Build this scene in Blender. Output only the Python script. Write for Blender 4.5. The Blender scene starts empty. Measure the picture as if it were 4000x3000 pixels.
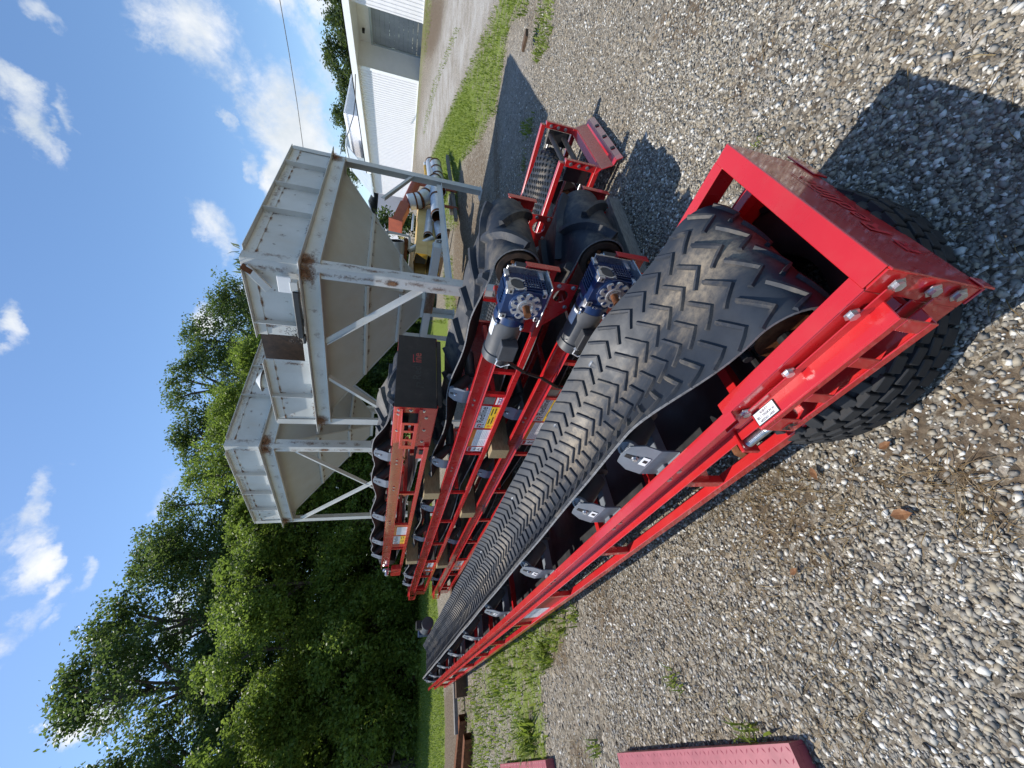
import bpy, math, random
import numpy as np
from mathutils import Vector, Matrix
R = math.radians
rng = np.random.default_rng(7)
random.seed(7)
scene = bpy.context.scene
COL = scene.collection

# ------------------------------------------------------------------ camera
FPX, PITCH, ROLL, EYE = 1540.0, R(16.3), R(3.8), 1.6
fwd = np.array([0, math.cos(PITCH), -math.sin(PITCH)])
rgt = np.array([1.0, 0, 0]); dwn = -np.array([0, math.sin(PITCH), math.cos(PITCH)])
ix = math.cos(ROLL) * dwn + math.sin(ROLL) * rgt
iy = math.sin(ROLL) * dwn - math.cos(ROLL) * rgt
cam = bpy.data.cameras.new('camera'); cam_ob = bpy.data.objects.new('camera', cam); COL.objects.link(cam_ob)
cam.sensor_width = 36; cam.lens = 36 * FPX / 4000; cam.clip_start = .05; cam.clip_end = 3000
m = Matrix.Identity(4)
for i in range(3):
    m[i][0], m[i][1], m[i][2] = ix[i], -iy[i], -fwd[i]
m[2][3] = EYE
cam_ob.matrix_world = m
scene.camera = cam_ob

# ------------------------------------------------------------------ light
SUN_AZ, SUN_EL = math.atan2(-.90, .43), R(59)
sdir = Vector((math.sin(SUN_AZ) * math.cos(SUN_EL), math.cos(SUN_AZ) * math.cos(SUN_EL), math.sin(SUN_EL)))
sun = bpy.data.lights.new('sun', 'SUN'); sun.energy = 4.0; sun.angle = R(.53); sun.color = (1, .955, .88)
sun_ob = bpy.data.objects.new('sun', sun); COL.objects.link(sun_ob)
sun_ob.rotation_euler = sdir.to_track_quat('Z', 'Y').to_euler(); sun_ob.location = sdir * 60
scene.view_settings.view_transform = 'Standard'; scene.view_settings.look = 'None'
scene.view_settings.exposure = .44; scene.view_settings.gamma = 1

def pixdir(x, y):
    v = fwd + ((x - 2000) * ix + (y - 1500) * iy) / FPX
    return v / np.linalg.norm(v)

world = bpy.data.worlds.new('World'); scene.world = world; world.use_nodes = True
def build_world():
    nt = world.node_tree; N = nt.nodes; L = nt.links; N.clear()
    out = N.new('ShaderNodeOutputWorld'); bg = N.new('ShaderNodeBackground'); L.new(bg.outputs[0], out.inputs[0])
    bg.inputs[1].default_value = .15
    sky = N.new('ShaderNodeTexSky'); sky.sky_type = 'NISHITA'; sky.sun_disc = False
    sky.sun_elevation = SUN_EL; sky.sun_rotation = SUN_AZ; sky.air_density = 1.0; sky.dust_density = .3; sky.ozone_density = 2.2
    tc = N.new('ShaderNodeTexCoord')
    def noise(scale, det, rough, src=None, dist=0.0):
        n = N.new('ShaderNodeTexNoise'); n.inputs['Scale'].default_value = scale; n.inputs['Detail'].default_value = det
        n.inputs['Roughness'].default_value = rough; n.inputs['Distortion'].default_value = dist
        L.new(src or tc.outputs['Generated'], n.inputs['Vector']); return n
    def vm(op, a, b):
        n = N.new('ShaderNodeVectorMath'); n.operation = op
        for i, q in enumerate((a, b)):
            if isinstance(q, (tuple, list, np.ndarray)): n.inputs[i].default_value = tuple(float(w) for w in q)
            elif q is not None: L.new(q, n.inputs[i])
        return n
    def mt(op, a, b=None, clamp=False):
        n = N.new('ShaderNodeMath'); n.operation = op; n.use_clamp = clamp
        for i, q in enumerate((a, b)):
            if isinstance(q, (int, float)): n.inputs[i].default_value = q
            elif q is not None: L.new(q, n.inputs[i])
        return n.outputs[0]
    w1 = noise(7, 8, .62)
    off = vm('SUBTRACT', w1.outputs['Color'], (.5, .5, .5))
    offs = N.new('ShaderNodeVectorMath'); offs.operation = 'SCALE'; offs.inputs['Scale'].default_value = .17; L.new(off.outputs[0], offs.inputs[0])
    dd = vm('ADD', tc.outputs['Generated'], offs.outputs[0]).outputs[0]
    # clouds: (pixel direction x, y, half sizes, density)
    clouds = [(790, 120, 165, 150, 1.0), (700, 60, 70, 90, .8), (30, 430, 85, 150, 1.0), (140, 520, 45, 60, .7), (215, 470, 38, 70, .75),
              (190, 45, 70, 60, .6), (1180, 560, 150, 240, 1.25), (1075, 690, 60, 110, 1.1), (1240, 210, 60, 150, .8), (1130, 10, 55, 45, .8), (1260, 30, 55, 90, 1.0),
              (840, 915, 75, 75, .72), (905, 480, 25, 50, .55), (955, 625, 30, 50, .55), (40, 1300, 65, 85, .95), (35, 1700, 30, 40, .5),
              (210, 1900, 55, 90, .62), (150, 2030, 65, 90, .72), (110, 2180, 75, 110, .8), (140, 2330, 50, 60, .65), (60, 2460, 75, 120, .72), (40, 2130, 50, 80, .6), (200, 2420, 40, 50, .55),
              (310, 2260, 40, 60, .6), (300, 2830, 65, 70, 1.2), (430, 2700, 60, 120, 1.2), (640, 2440, 80, 120, 1.1), (960, 1170, 60, 90, 1.1), (850, 1240, 55, 70, 1.0),
              (600, 1950, 60, 90, .5), (20, 2640, 30, 50, .5), (1000, -300, 260, 300, 1.1), (400, 3400, 300, 250, 1.0), (1250, 1500, 120, 500, .9)]
    acc = None
    for (x, y, sx, sy, dens) in clouds:
        c = pixdir(x, y); k = (pixdir(x + 20, y) - c) ; u = k / np.linalg.norm(k); ang = np.linalg.norm(k) / 20
        k2 = pixdir(x, y + 20) - c; v = k2 / np.linalg.norm(k2); ang2 = np.linalg.norm(k2) / 20
        d = vm('SUBTRACT', dd, c).outputs[0]
        du = vm('DOT_PRODUCT', d, u / (ang * sx * 1.08)).outputs['Value']; dv = vm('DOT_PRODUCT', d, v / (ang2 * sy * 1.08)).outputs['Value']
        dn = vm('DOT_PRODUCT', d, c * 3).outputs['Value']
        r2 = mt('ADD', mt('ADD', mt('MULTIPLY', du, du), mt('MULTIPLY', dv, dv)), mt('MULTIPLY', dn, dn))
        mk = mt('MULTIPLY', mt('SUBTRACT', 1.75, r2), dens)
        acc = mk if acc is None else mt('MAXIMUM', acc, mk)
    n2 = noise(11, 9, .64, dist=.3)
    dens = mt('ADD', acc, mt('MULTIPLY', mt('SUBTRACT', n2.outputs['Fac'], .56), 4.2))
    ramp = N.new('ShaderNodeMapRange'); ramp.interpolation_type = 'SMOOTHSTEP'
    ramp.inputs['From Min'].default_value = .0; ramp.inputs['From Max'].default_value = 1.9; L.new(dens, ramp.inputs['Value'])
    gate = N.new('ShaderNodeMapRange'); gate.inputs['From Min'].default_value = -.35; gate.inputs['From Max'].default_value = .25; L.new(acc, gate.inputs['Value'])
    fac = mt('MULTIPLY', ramp.outputs[0], gate.outputs[0], True)
    n3 = noise(5, 6, .6)
    ccol = N.new('ShaderNodeValToRGB'); L.new(n3.outputs['Fac'], ccol.inputs['Fac'])
    ccol.color_ramp.elements[0].position = .36; ccol.color_ramp.elements[0].color = (3.3, 3.7, 4.1, 1)
    ccol.color_ramp.elements[1].position = .6; ccol.color_ramp.elements[1].color = (5.0, 5.1, 5.25, 1)
    mix = N.new('ShaderNodeMix'); mix.data_type = 'RGBA'; L.new(fac, mix.inputs['Factor'])
    hs = N.new('ShaderNodeHueSaturation'); hs.inputs['Saturation'].default_value = 1.10; hs.inputs['Value'].default_value = .93; L.new(sky.outputs[0], hs.inputs['Color'])
    L.new(hs.outputs[0], mix.inputs['A']); L.new(ccol.outputs[0], mix.inputs['B']); L.new(mix.outputs['Result'], bg.inputs[0])
build_world()

# ------------------------------------------------------------------ materials
MATS = {}
class NT:
    def __init__(s, name):
        s.m = bpy.data.materials.new(name); s.m.use_nodes = True; s.t = s.m.node_tree; s.N = s.t.nodes; s.L = s.t.links
        s.bsdf = s.N['Principled BSDF']; s.tc = s.N.new('ShaderNodeTexCoord'); MATS[name] = s.m
    def link(s, a, b): s.L.new(a, b)
    def noise(s, scale, det=4, rough=.55, src='Object', vec=None, stretch=None):
        n = s.N.new('ShaderNodeTexNoise'); n.inputs['Scale'].default_value = scale; n.inputs['Detail'].default_value = det; n.inputs['Roughness'].default_value = rough
        v = vec or s.tc.outputs[src]
        if stretch:
            mp = s.N.new('ShaderNodeMapping'); mp.inputs['Scale'].default_value = stretch; s.link(v, mp.inputs['Vector']); v = mp.outputs[0]
        s.link(v, n.inputs['Vector']); return n.outputs['Fac']
    def ramp(s, fac, stops):
        r = s.N.new('ShaderNodeValToRGB'); s.link(fac, r.inputs['Fac']); e = r.color_ramp.elements
        while len(e) < len(stops): e.new(.5)
        for i, (p, c) in enumerate(stops):
            e[i].position = p; e[i].color = (c[0], c[1], c[2], 1) if not isinstance(c, (int, float)) else (c, c, c, 1)
        return r.outputs['Color']
    def mix(s, fac, a, b, mode='MIX'):
        n = s.N.new('ShaderNodeMix'); n.data_type = 'RGBA'; n.blend_type = mode
        for sock, q in ((n.inputs['Factor'], fac), (n.inputs['A'], a), (n.inputs['B'], b)):
            if isinstance(q, (int, float)): sock.default_value = q
            elif isinstance(q, tuple): sock.default_value = (q[0], q[1], q[2], 1)
            else: s.link(q, sock)
        return n.outputs['Result']
    def math(s, op, a, b=0.0, clamp=False):
        n = s.N.new('ShaderNodeMath'); n.operation = op; n.use_clamp = clamp
        for i, q in enumerate((a, b)):
            if isinstance(q, (int, float)): n.inputs[i].default_value = q
            else: s.link(q, n.inputs[i])
        return n.outputs[0]
    def attr(s, name):
        n = s.N.new('ShaderNodeAttribute'); n.attribute_name = name; return n
    def bump(s, h, strength=.3, dist=.01):
        b = s.N.new('ShaderNodeBump'); b.inputs['Strength'].default_value = strength; b.inputs['Distance'].default_value = dist
        s.link(h, b.inputs['Height']); s.link(b.outputs[0], s.bsdf.inputs['Normal'])
    def set(s, col=None, rough=None, metal=None, spec=None, coat=None):
        for k, q in (('Base Color', col), ('Roughness', rough), ('Metallic', metal), ('Specular IOR Level', spec), ('Coat Weight', coat)):
            if q is None: continue
            if isinstance(q, tuple): s.bsdf.inputs[k].default_value = (q[0], q[1], q[2], 1)
            elif isinstance(q, (int, float)): s.bsdf.inputs[k].default_value = q
            else: s.link(q, s.bsdf.inputs[k])
        return s

def simple(name, col, rough=.5, metal=0, var=.25, scale=9, spec=.5, bump=0, coat=0):
    n = NT(name)
    f = n.noise(scale, 5, .6)
    lo = tuple(c * (1 - var) for c in col); hi = tuple(min(1, c * (1 + var)) for c in col)
    n.set(n.ramp(f, [(.3, lo), (.7, hi)]), n.ramp(n.noise(scale * 1.7, 4), [(.3, max(0, rough - .1)), (.7, min(1, rough + .12))]), metal, spec, coat)
    if bump: n.bump(n.noise(scale * 6, 5, .65), bump, .004)
    return n.m

def make_materials():
    # glossy red powder coat with thin dust
    n = NT('red_paint')
    dust = n.ramp(n.noise(3.5, 7, .68), [(.48, 0.0), (.78, .42)])
    base = n.ramp(n.noise(1.6, 3), [(.3, (.47, .011, .014)), (.7, (.57, .018, .020))])
    n.set(n.mix(n.math('MULTIPLY', dust, .35), base, (.34, .19, .13)), n.ramp(n.noise(6, 5), [(.35, .22), (.7, .36)]), 0, .5, .75)
    n.bsdf.inputs['Coat Roughness'].default_value = .06
    n.bump(n.noise(260, 2), .04, .001)
    n = NT('dull_red_paint')
    d = n.ramp(n.noise(7, 7, .7), [(.42, 0.0), (.72, .75)])
    n.set(n.mix(d, (.40, .020, .022), (.30, .105, .055)), .45, 0, .4)
    n = NT('pink_red_steel')
    n.set(n.ramp(n.noise(12, 7, .7), [(.3, (.25, .045, .062)), (.62, (.34, .075, .095)), (.8, (.22, .075, .068))]), .42, 0, .5)
    # conveyor rubber with dusty track
    n = NT('belt_rubber')
    sep = n.N.new('ShaderNodeSeparateXYZ'); n.link(n.tc.outputs['Object'], sep.inputs[0])
    ctr = n.math('ADD', sep.outputs['Y'], .44)
    band = n.math('SUBTRACT', 1.25, n.math('MULTIPLY', n.math('ABSOLUTE', ctr), 6.2), True)
    nz = n.ramp(n.noise(2.2, 8, .66, stretch=(.55, 1.6, 1)), [(.44, 0.0), (.58, 1.0)])
    nz2 = n.ramp(n.noise(42, 4, .7), [(.36, .35), (.62, 1.0)])
    du = n.math('MULTIPLY', n.math('MULTIPLY', nz, nz2), n.math('MULTIPLY', band, 1.0), True)
    base = n.ramp(n.noise(4, 6, .65), [(.3, (.016, .020, .028)), (.55, (.028, .034, .044)), (.75, (.052, .056, .062))])
    n.set(n.mix(n.math('MULTIPLY', du, .7), base, (.36, .29, .20)), n.ramp(n.noise(9, 5), [(.3, .46), (.7, .66)]), 0, .45)
    n.bump(n.noise(55, 5, .6), .12, .003)
    n = NT('cleat_rubber')
    du = n.ramp(n.noise(5, 8, .7), [(.47, 0.0), (.72, .8)])
    n.set(n.mix(du, n.ramp(n.noise(3, 4), [(.3, (.016, .020, .028)), (.7, (.040, .046, .058))]), (.20, .17, .13)), n.ramp(n.noise(8, 5), [(.3, .52), (.7, .74)]), 0, .35)
    n.bump(n.noise(40, 5, .6), .1, .003)
    n = NT('tyre_rubber')
    n.set(n.ramp(n.noise(6, 7, .68), [(.3, (.012, .013, .015)), (.62, (.030, .031, .033)), (.8, (.075, .068, .058))]), .72, 0, .35); n.bump(n.noise(60, 5), .15, .003)
    simple('black_plastic', (.012, .012, .014), .45, 0, .3, 6)
    n = NT('black_plate'); n.set(n.ramp(n.noise(9, 6, .7), [(.3, (.014, .011, .011)), (.6, (.026, .020, .019)), (.8, (.055, .045, .04))]), .5, 0, .3)
    simple('grey_paint', (.165, .185, .215), .42, 0, .2, 7)
    simple('motor_grey', (.055, .058, .064), .48, 0, .3, 6, bump=.05)
    n = NT('gearbox_blue'); n.set(n.ramp(n.noise(6, 5, .6), [(.3, (.006, .018, .065)), (.7, (.012, .040, .125))]), .35, 0, .5, .2)
    simple('cast_aluminium', (.62, .63, .65), .35, .75, .15, 20)
    simple('zinc', (.55, .56, .58), .32, .9, .25, 25)
    simple('black_steel', (.022, .021, .022), .5, .2, .4, 9)
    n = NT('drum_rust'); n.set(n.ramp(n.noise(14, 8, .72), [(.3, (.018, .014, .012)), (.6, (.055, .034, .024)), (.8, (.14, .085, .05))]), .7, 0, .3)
    n = NT('rust'); n.set(n.ramp(n.noise(18, 8, .72), [(.3, (.055, .020, .010)), (.55, (.16, .060, .024)), (.78, (.28, .13, .06))]), .85, 0, .2); n.bump(n.noise(60, 6, .7), .4, .004)
    n = NT('rust_streak'); n.set(n.ramp(n.noise(22, 8, .72), [(.3, (.09, .035, .017)), (.5, (.23, .12, .06)), (.72, (.42, .33, .24))]), .85, 0, .2)
    n = NT('rust_mark'); at = n.attr('tint')
    n.set(n.ramp(n.noise(22, 8, .72), [(.3, (.10, .038, .018)), (.5, (.21, .10, .05)), (.72, (.36, .22, .13))]), .85, 0, .2)
    al = n.ramp(n.math('ADD', n.math('MULTIPLY', at.outputs['Fac'], 1.0), n.math('MULTIPLY', n.math('SUBTRACT', n.noise(26, 8, .75), .5), 1.7)), [(.28, 0.0), (.85, .92)])
    n.link(al, n.bsdf.inputs['Alpha'])
    simple('white_sticker', (.78, .79, .80), .4, 0, .04, 5)
    simple('grey_print', (.36, .37, .40), .5, 0, .05)
    simple('black_print', (.014, .014, .016), .5, 0, .1)
    simple('red_print', (.50, .012, .03), .45, 0, .1)
    simple('orange_print', (.72, .22, .03), .45, 0, .1)
    simple('yellow_print', (.80, .55, .03), .45, 0, .08)
    simple('blue_print', (.03, .05, .22), .45, 0, .1)
    simple('silver_tag', (.36, .35, .33), .35, .6, .25, 40)
    # weathered white bin paint
    n = NT('bin_paint')
    st = n.ramp(n.noise(3.2, 9, .7, stretch=(1, 1, .35)), [(.50, 0.0), (.64, .30), (.80, .75)])
    big = n.ramp(n.noise(1.1, 6, .6), [(.35, (.50, .51, .49)), (.65, (.62, .63, .61))])
    sp = n.ramp(n.noise(26, 7, .75), [(.60, 0.0), (.72, 1.0)])
    c = n.mix(n.math('MULTIPLY', st, .55), big, (.52, .44, .33))
    c = n.mix(n.math('MULTIPLY', sp, .5), c, (.26, .14, .075))
    n.set(c, n.ramp(n.noise(5, 5), [(.3, .42), (.7, .62)]), 0, .4)
    n = NT('hopper_paint')
    st = n.ramp(n.noise(2.0, 9, .7), [(.46, 0.0), (.75, .8)])
    n.set(n.mix(n.math('MULTIPLY', st, .5), n.ramp(n.noise(.9, 5), [(.3, (.38, .385, .37)), (.7, (.48, .485, .46))]), (.38, .30, .20)), .55, 0, .35)
    simple('barn_metal', (.80, .79, .82), .42, .05, .04, 2)
    simple('barn_trim', (.82, .84, .85), .4, 0, .05, 2)
    n = NT('barn_grey'); n.set(n.ramp(n.noise(1.4, 6, .6), [(.3, (.36, .41, .44)), (.7, (.46, .50, .53))]), .45, .1)
    n = NT('door_metal'); n.set(n.ramp(n.noise(1.2, 7, .6, stretch=(1, 1, .4)), [(.3, (.27, .285, .31)), (.7, (.37, .385, .41))]), .65, 0, .2)
    simple('soil_dark', (.03, .024, .018), .9, 0, .3)
    simple('galvanised', (.52, .56, .60), .38, .35, .2, 5)
    simple('yellow_paint', (.62, .34, .02), .45, 0, .25, 5)
    n = NT('tan_yellow_paint'); n.set(n.ramp(n.noise(3, 6), [(.3, (.50, .33, .10)), (.7, (.62, .45, .18))]), .5)
    n = NT('auger_red'); n.set(n.ramp(n.noise(4, 7, .7), [(.3, (.22, .045, .025)), (.6, (.34, .075, .035)), (.8, (.20, .09, .05))]), .6)
    simple('cable_black', (.012, .012, .013), .55, 0, .1)
    simple('copper_white', (.7, .7, .7), .5)
    # timber
    def wood(name, lo, hi):
        n = NT(name); g = n.noise(9, 7, .7, stretch=(1.5, 9, 9)); n.set(n.ramp(g, [(.3, lo), (.7, hi)]), .8, 0, .2); n.bump(g, .35, .004)
    wood('new_timber', (.20, .145, .075), (.42, .33, .19)); wood('grey_timber', (.12, .11, .10), (.30, .28, .255)); wood('brown_timber', (.06, .035, .022), (.15, .10, .065))
    # foliage: per leaf tint in attribute
    def leaf(name, a, b, c, tr=.5):
        n = NT(name); at = n.attr('tint')
        col = n.ramp(at.outputs['Fac'], [(0, a), (.55, b), (1, c)])
        n.set(col, .48, 0, .35)
        tl = n.N.new('ShaderNodeBsdfTranslucent'); n.link(n.mix(.30, col, (.30, .42, .05)), tl.inputs['Color'])
        mx = n.N.new('ShaderNodeMixShader'); mx.inputs[0].default_value = tr
        n.link(n.bsdf.outputs[0], mx.inputs[1]); n.link(tl.outputs[0], mx.inputs[2]); n.link(mx.outputs[0], n.N['Material Output'].inputs[0])
    leaf('dark_leaf', (.040, .076, .030), (.068, .112, .040), (.11, .155, .058), .48)
    leaf('far_leaf', (.028, .05, .022), (.05, .08, .03), (.085, .115, .042), .35)
    leaf('bright_leaf', (.095, .15, .032), (.155, .225, .042), (.245, .31, .065), .55)
    leaf('grass_blade', (.11, .155, .022), (.175, .235, .032), (.28, .31, .07), .45)
    leaf('dry_blade', (.10, .06, .028), (.20, .13, .06), (.34, .25, .12), .3)
    n = NT('bark'); n.set(n.ramp(n.noise(6, 7, .7), [(.3, (.05, .042, .035)), (.7, (.12, .10, .085))]), .9, 0, .2)
    # gravel stones, tint per stone
    n = NT('gravel_stone'); at = n.attr('tint')
    c = n.ramp(at.outputs['Fac'], [(0, (.10, .086, .068)), (.2, (.22, .205, .18)), (.45, (.345, .32, .275)), (.66, (.42, .36, .26)), (.85, (.50, .475, .42)), (1, (.70, .68, .63))])
    n.set(n.mix(.35, c, n.ramp(n.noise(60, 5), [(.3, .12), (.7, .42)]), 'OVERLAY'), .75, 0, .3)
    # ground sheet: attribute 'zone' (r lawn, g dirt, b wear)
    n = NT('ground'); at = n.attr('zone'); sp = n.N.new('ShaderNodeSeparateColor'); n.link(at.outputs['Color'], sp.inputs[0])
    def vor(scale):
        v = n.N.new('ShaderNodeTexVoronoi'); v.inputs['Scale'].default_value = scale; n.link(n.tc.outputs['Object'], v.inputs['Vector']); return v
    v1 = vor(34); v2 = vor(75)
    bw = n.N.new('ShaderNodeSeparateColor'); n.link(v1.outputs['Color'], bw.inputs[0]); bw2 = n.N.new('ShaderNodeSeparateColor'); n.link(v2.outputs['Color'], bw2.inputs[0])
    g1 = n.ramp(bw.outputs[0], [(0, (.095, .078, .058)), (.35, (.20, .172, .132)), (.6, (.28, .245, .19)), (.8, (.33, .27, .19)), (1, (.46, .42, .36))])
    g2 = n.ramp(bw2.outputs[0], [(0, (.10, .082, .06)), (.5, (.22, .185, .14)), (1, (.40, .37, .31))])
    g = n.mix(n.ramp(n.noise(5, 5), [(.42, 0.0), (.58, 1.0)]), g1, g2)
    fine = n.ramp(n.noise(150, 3, .7), [(.3, .55), (.7, 1.25)])
    gr = n.mix(1.0, g, fine, 'MULTIPLY')
    dirt = n.ramp(n.noise(30, 8, .72), [(.3, (.048, .033, .021)), (.5, (.12, .085, .054)), (.72, (.26, .205, .14))])
    lawn = n.ramp(n.noise(9, 9, .75), [(.28, (.075, .10, .018)), (.5, (.14, .19, .028)), (.72, (.22, .25, .06))])
    nA = n.math('MULTIPLY', n.math('SUBTRACT', n.noise(7, 8, .72), .5), 1.5)
    nB = n.math('MULTIPLY', n.math('SUBTRACT', n.noise(11, 8, .72), .5), 1.9)
    def edge(v, nz): return n.ramp(n.math('ADD', v, nz), [(.40, 0.0), (.60, 1.0)])
    c = n.mix(n.math('MULTIPLY', edge(sp.outputs[1], nB), .85), gr, dirt)
    c = n.mix(n.math('MULTIPLY', sp.outputs[2], n.ramp(n.noise(1.1, 8, .72), [(.36, .18), (.62, .85)])), c, n.mix(1.0, n.mix(.3, (.55, .54, .52), g2), fine, 'MULTIPLY'))
    c = n.mix(edge(sp.outputs[0], nA), c, lawn)
    n.set(c, .9, 0, .2)
    h = n.math('ADD', n.math('MULTIPLY', v1.outputs['Distance'], -1.2), n.math('MULTIPLY', n.noise(120, 5, .7), .5))
    n.bump(h, .75, .02)
make_materials()
M = MATS

# ------------------------------------------------------------------ mesh helpers
def gz(X, Y):
    """terrain height: level yard rising gently to the right, where the barn stands"""
    k = np.clip((np.asarray(X, float) - 4.5) / 20.0, 0, 1); return 1.42 * k * k * (3 - 2 * k)

def tagob(o, label=None, cat=None, group=None, kind=None):
    if label: o['label'] = label
    if cat: o['category'] = cat
    if group: o['group'] = group
    if kind: o['kind'] = kind
    return o
def empty(name, loc, rot=(0, 0, 0), label=None, cat=None, group=None):
    o = bpy.data.objects.new(name, None); COL.objects.link(o); o.location = loc; o.rotation_euler = rot; o.empty_display_size = .2
    return tagob(o, label, cat, group)
def copy_tree(o, parent=None):
    c = o.copy(); COL.objects.link(c); c.parent = parent
    for ch in o.children: copy_tree(ch, c)
    return c
TXT = {}
def text_geo(body, bold=0.0):
    k = (body, bold)
    if k not in TXT:
        cu = bpy.data.curves.new('lettering', 'FONT'); cu.body = body; cu.size = 1; cu.offset = bold; cu.resolution_u = 3; cu.align_x = 'LEFT'
        ob = bpy.data.objects.new('lettering', cu); COL.objects.link(ob)
        dg = bpy.context.evaluated_depsgraph_get(); me = bpy.data.meshes.new_from_object(ob.evaluated_get(dg))
        v = [tuple(q.co) for q in me.vertices]; f = [tuple(p.vertices) for p in me.polygons]
        bpy.data.objects.remove(ob); bpy.data.meshes.remove(me); TXT[k] = (v, f)
    return TXT[k]

class MB:
    """collects shapes in (s, t, z); mir=True maps t to -y so that a frame can be given along / across / up"""
    def __init__(s, mir=False): s.v = []; s.f = []; s.mi = []; s.ms = []; s.mir = mir
    def midx(s, mat):
        if mat not in s.ms: s.ms.append(mat)
        return s.ms.index(mat)
    def add(s, vs, fs, mat):
        b = len(s.v); k = s.midx(mat); s.v += [tuple(map(float, q)) for q in vs]
        for f in fs: s.f.append(tuple(b + i for i in f)); s.mi.append(k)
    def box(s, x0, x1, y0, y1, z0, z1, mat):
        vs = [(x, y, z) for x in (x0, x1) for y in (y0, y1) for z in (z0, z1)]
        s.add(vs, [(0, 1, 3, 2), (4, 6, 7, 5), (0, 4, 5, 1), (2, 3, 7, 6), (0, 2, 6, 4), (1, 5, 7, 3)], mat)
    def obox(s, c, U, V, W, mat):
        c, U, V, W = (np.array(q, float) for q in (c, U, V, W))
        vs = [c + a * U + b * V + d * W for a in (-1, 1) for b in (-1, 1) for d in (-1, 1)]
        fs = [(0, 1, 3, 2), (4, 6, 7, 5), (0, 4, 5, 1), (2, 3, 7, 6), (0, 2, 6, 4), (1, 5, 7, 3)]
        if np.dot(np.cross(U, V), W) < 0: fs = [tuple(reversed(f)) for f in fs]
        s.add(vs, fs, mat)
    def bar(s, p0, p1, w, h, mat, up=(0, 0, 1)):
        p0, p1, up = (np.array(q, float) for q in (p0, p1, up)); d = p1 - p0; l = np.linalg.norm(d); d /= l
        sd = np.cross(d, up); sd /= np.linalg.norm(sd); u = np.cross(sd, d)
        s.obox((p0 + p1) / 2, d * l / 2, sd * w / 2, u * h / 2, mat)
    def ibeam(s, p0, p1, w, h, th, mat, up=(0, 0, 1)):
        p0, p1, up = (np.array(q, float) for q in (p0, p1, up)); d = p1 - p0; d /= np.linalg.norm(d)
        sd = np.cross(d, up); sd /= np.linalg.norm(sd); u = np.cross(sd, d)
        s.bar(p0, p1, th, h - 2 * th, mat, u)
        for k in (-1, 1):
            o = u * k * (h - th) / 2; s.bar(p0 + o, p1 + o, w, th, mat, u)
    def ring(s, c, d, r, n, up=None):
        c, d = np.array(c, float), np.array(d, float); d /= np.linalg.norm(d)
        up = np.array((0, 0, 1.) if abs(d[2]) < .9 else (1., 0, 0)); a = np.cross(up, d); a /= np.linalg.norm(a); b = np.cross(d, a)
        return [c + r * (math.cos(2 * math.pi * i / n) * a + math.sin(2 * math.pi * i / n) * b) for i in range(n)]
    def lathe(s, p, d, prof, n, mat, close=False):
        """profile: list of (distance along d, radius)"""
        p, d = np.array(p, float), np.array(d, float); d /= np.linalg.norm(d); vs = []
        for (h, r) in prof: vs += s.ring(p + d * h, d, max(r, 1e-4), n)
        fs = []; m = len(prof); rng_ = range(m if close else m - 1)
        for j in rng_:
            k = (j + 1) % m
            for i in range(n): fs.append((j * n + i, j * n + (i + 1) % n, k * n + (i + 1) % n, k * n + i))
        s.add(vs, fs, mat)
    def cyl(s, p0, p1, r, mat, n=16, r1=None):
        p0, p1 = np.array(p0, float), np.array(p1, float); L = np.linalg.norm(p1 - p0); r1 = r if r1 is None else r1
        s.lathe(p0, p1 - p0, [(0, 0), (0, r), (L, r1), (L, 0)], n, mat)
    def pipe(s, p0, p1, ro, ri, mat, n=24, matin=None):
        p0, p1 = np.array(p0, float), np.array(p1, float); L = np.linalg.norm(p1 - p0)
        s.lathe(p0, p1 - p0, [(0, ri), (0, ro), (L, ro), (L, ri)], n, mat); s.lathe(p0, p1 - p0, [(L, ri), (0, ri)], n, matin or mat)
    def tube(s, pts, r, mat, n=8):
        pts = [np.array(p, float) for p in pts]; vs = []
        for i, p in enumerate(pts):
            d = pts[min(i + 1, len(pts) - 1)] - pts[max(i - 1, 0)]; vs += s.ring(p, d, r, n)
        fs = [(j * n + i, j * n + (i + 1) % n, (j + 1) * n + (i + 1) % n, (j + 1) * n + i) for j in range(len(pts) - 1) for i in range(n)]
        s.add(vs, fs, mat)
    def plate(s, poly, o, U, V, N, th, mat):
        o, U, V, N = (np.array(q, float) for q in (o, U, V, N)); n = len(poly)
        a = [o + U * p[0] + V * p[1] for p in poly]; vs = a + [q + N * th for q in a]
        fs = [tuple(reversed(range(n))), tuple(range(n, 2 * n))] + [(i, (i + 1) % n, n + (i + 1) % n, n + i) for i in range(n)]
        s.add(vs, fs, mat)
    def quad(s, a, b, c, d, mat): s.add([a, b, c, d], [(0, 1, 2, 3)], mat)
    def rect(s, o, U, V, N, u0, v0, u1, v1, lift, mat, th=.0006):
        s.plate([(u0, v0), (u1, v0), (u1, v1), (u0, v1)], np.array(o, float) + np.array(N, float) * lift, U, V, N, th, mat)
    def text(s, body, o, U, V, N, u, v, size, lift, mat, bold=.0, width=None):
        vs, fs = text_geo(body, bold); o, U, V, N = (np.array(q, float) for q in (o, U, V, N))
        mx = max(q[0] for q in vs); kx = size if width is None else width / mx
        s.add([o + U * (u + q[0] * kx) + V * (v + q[1] * size) + N * lift for q in vs], fs, mat)
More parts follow.
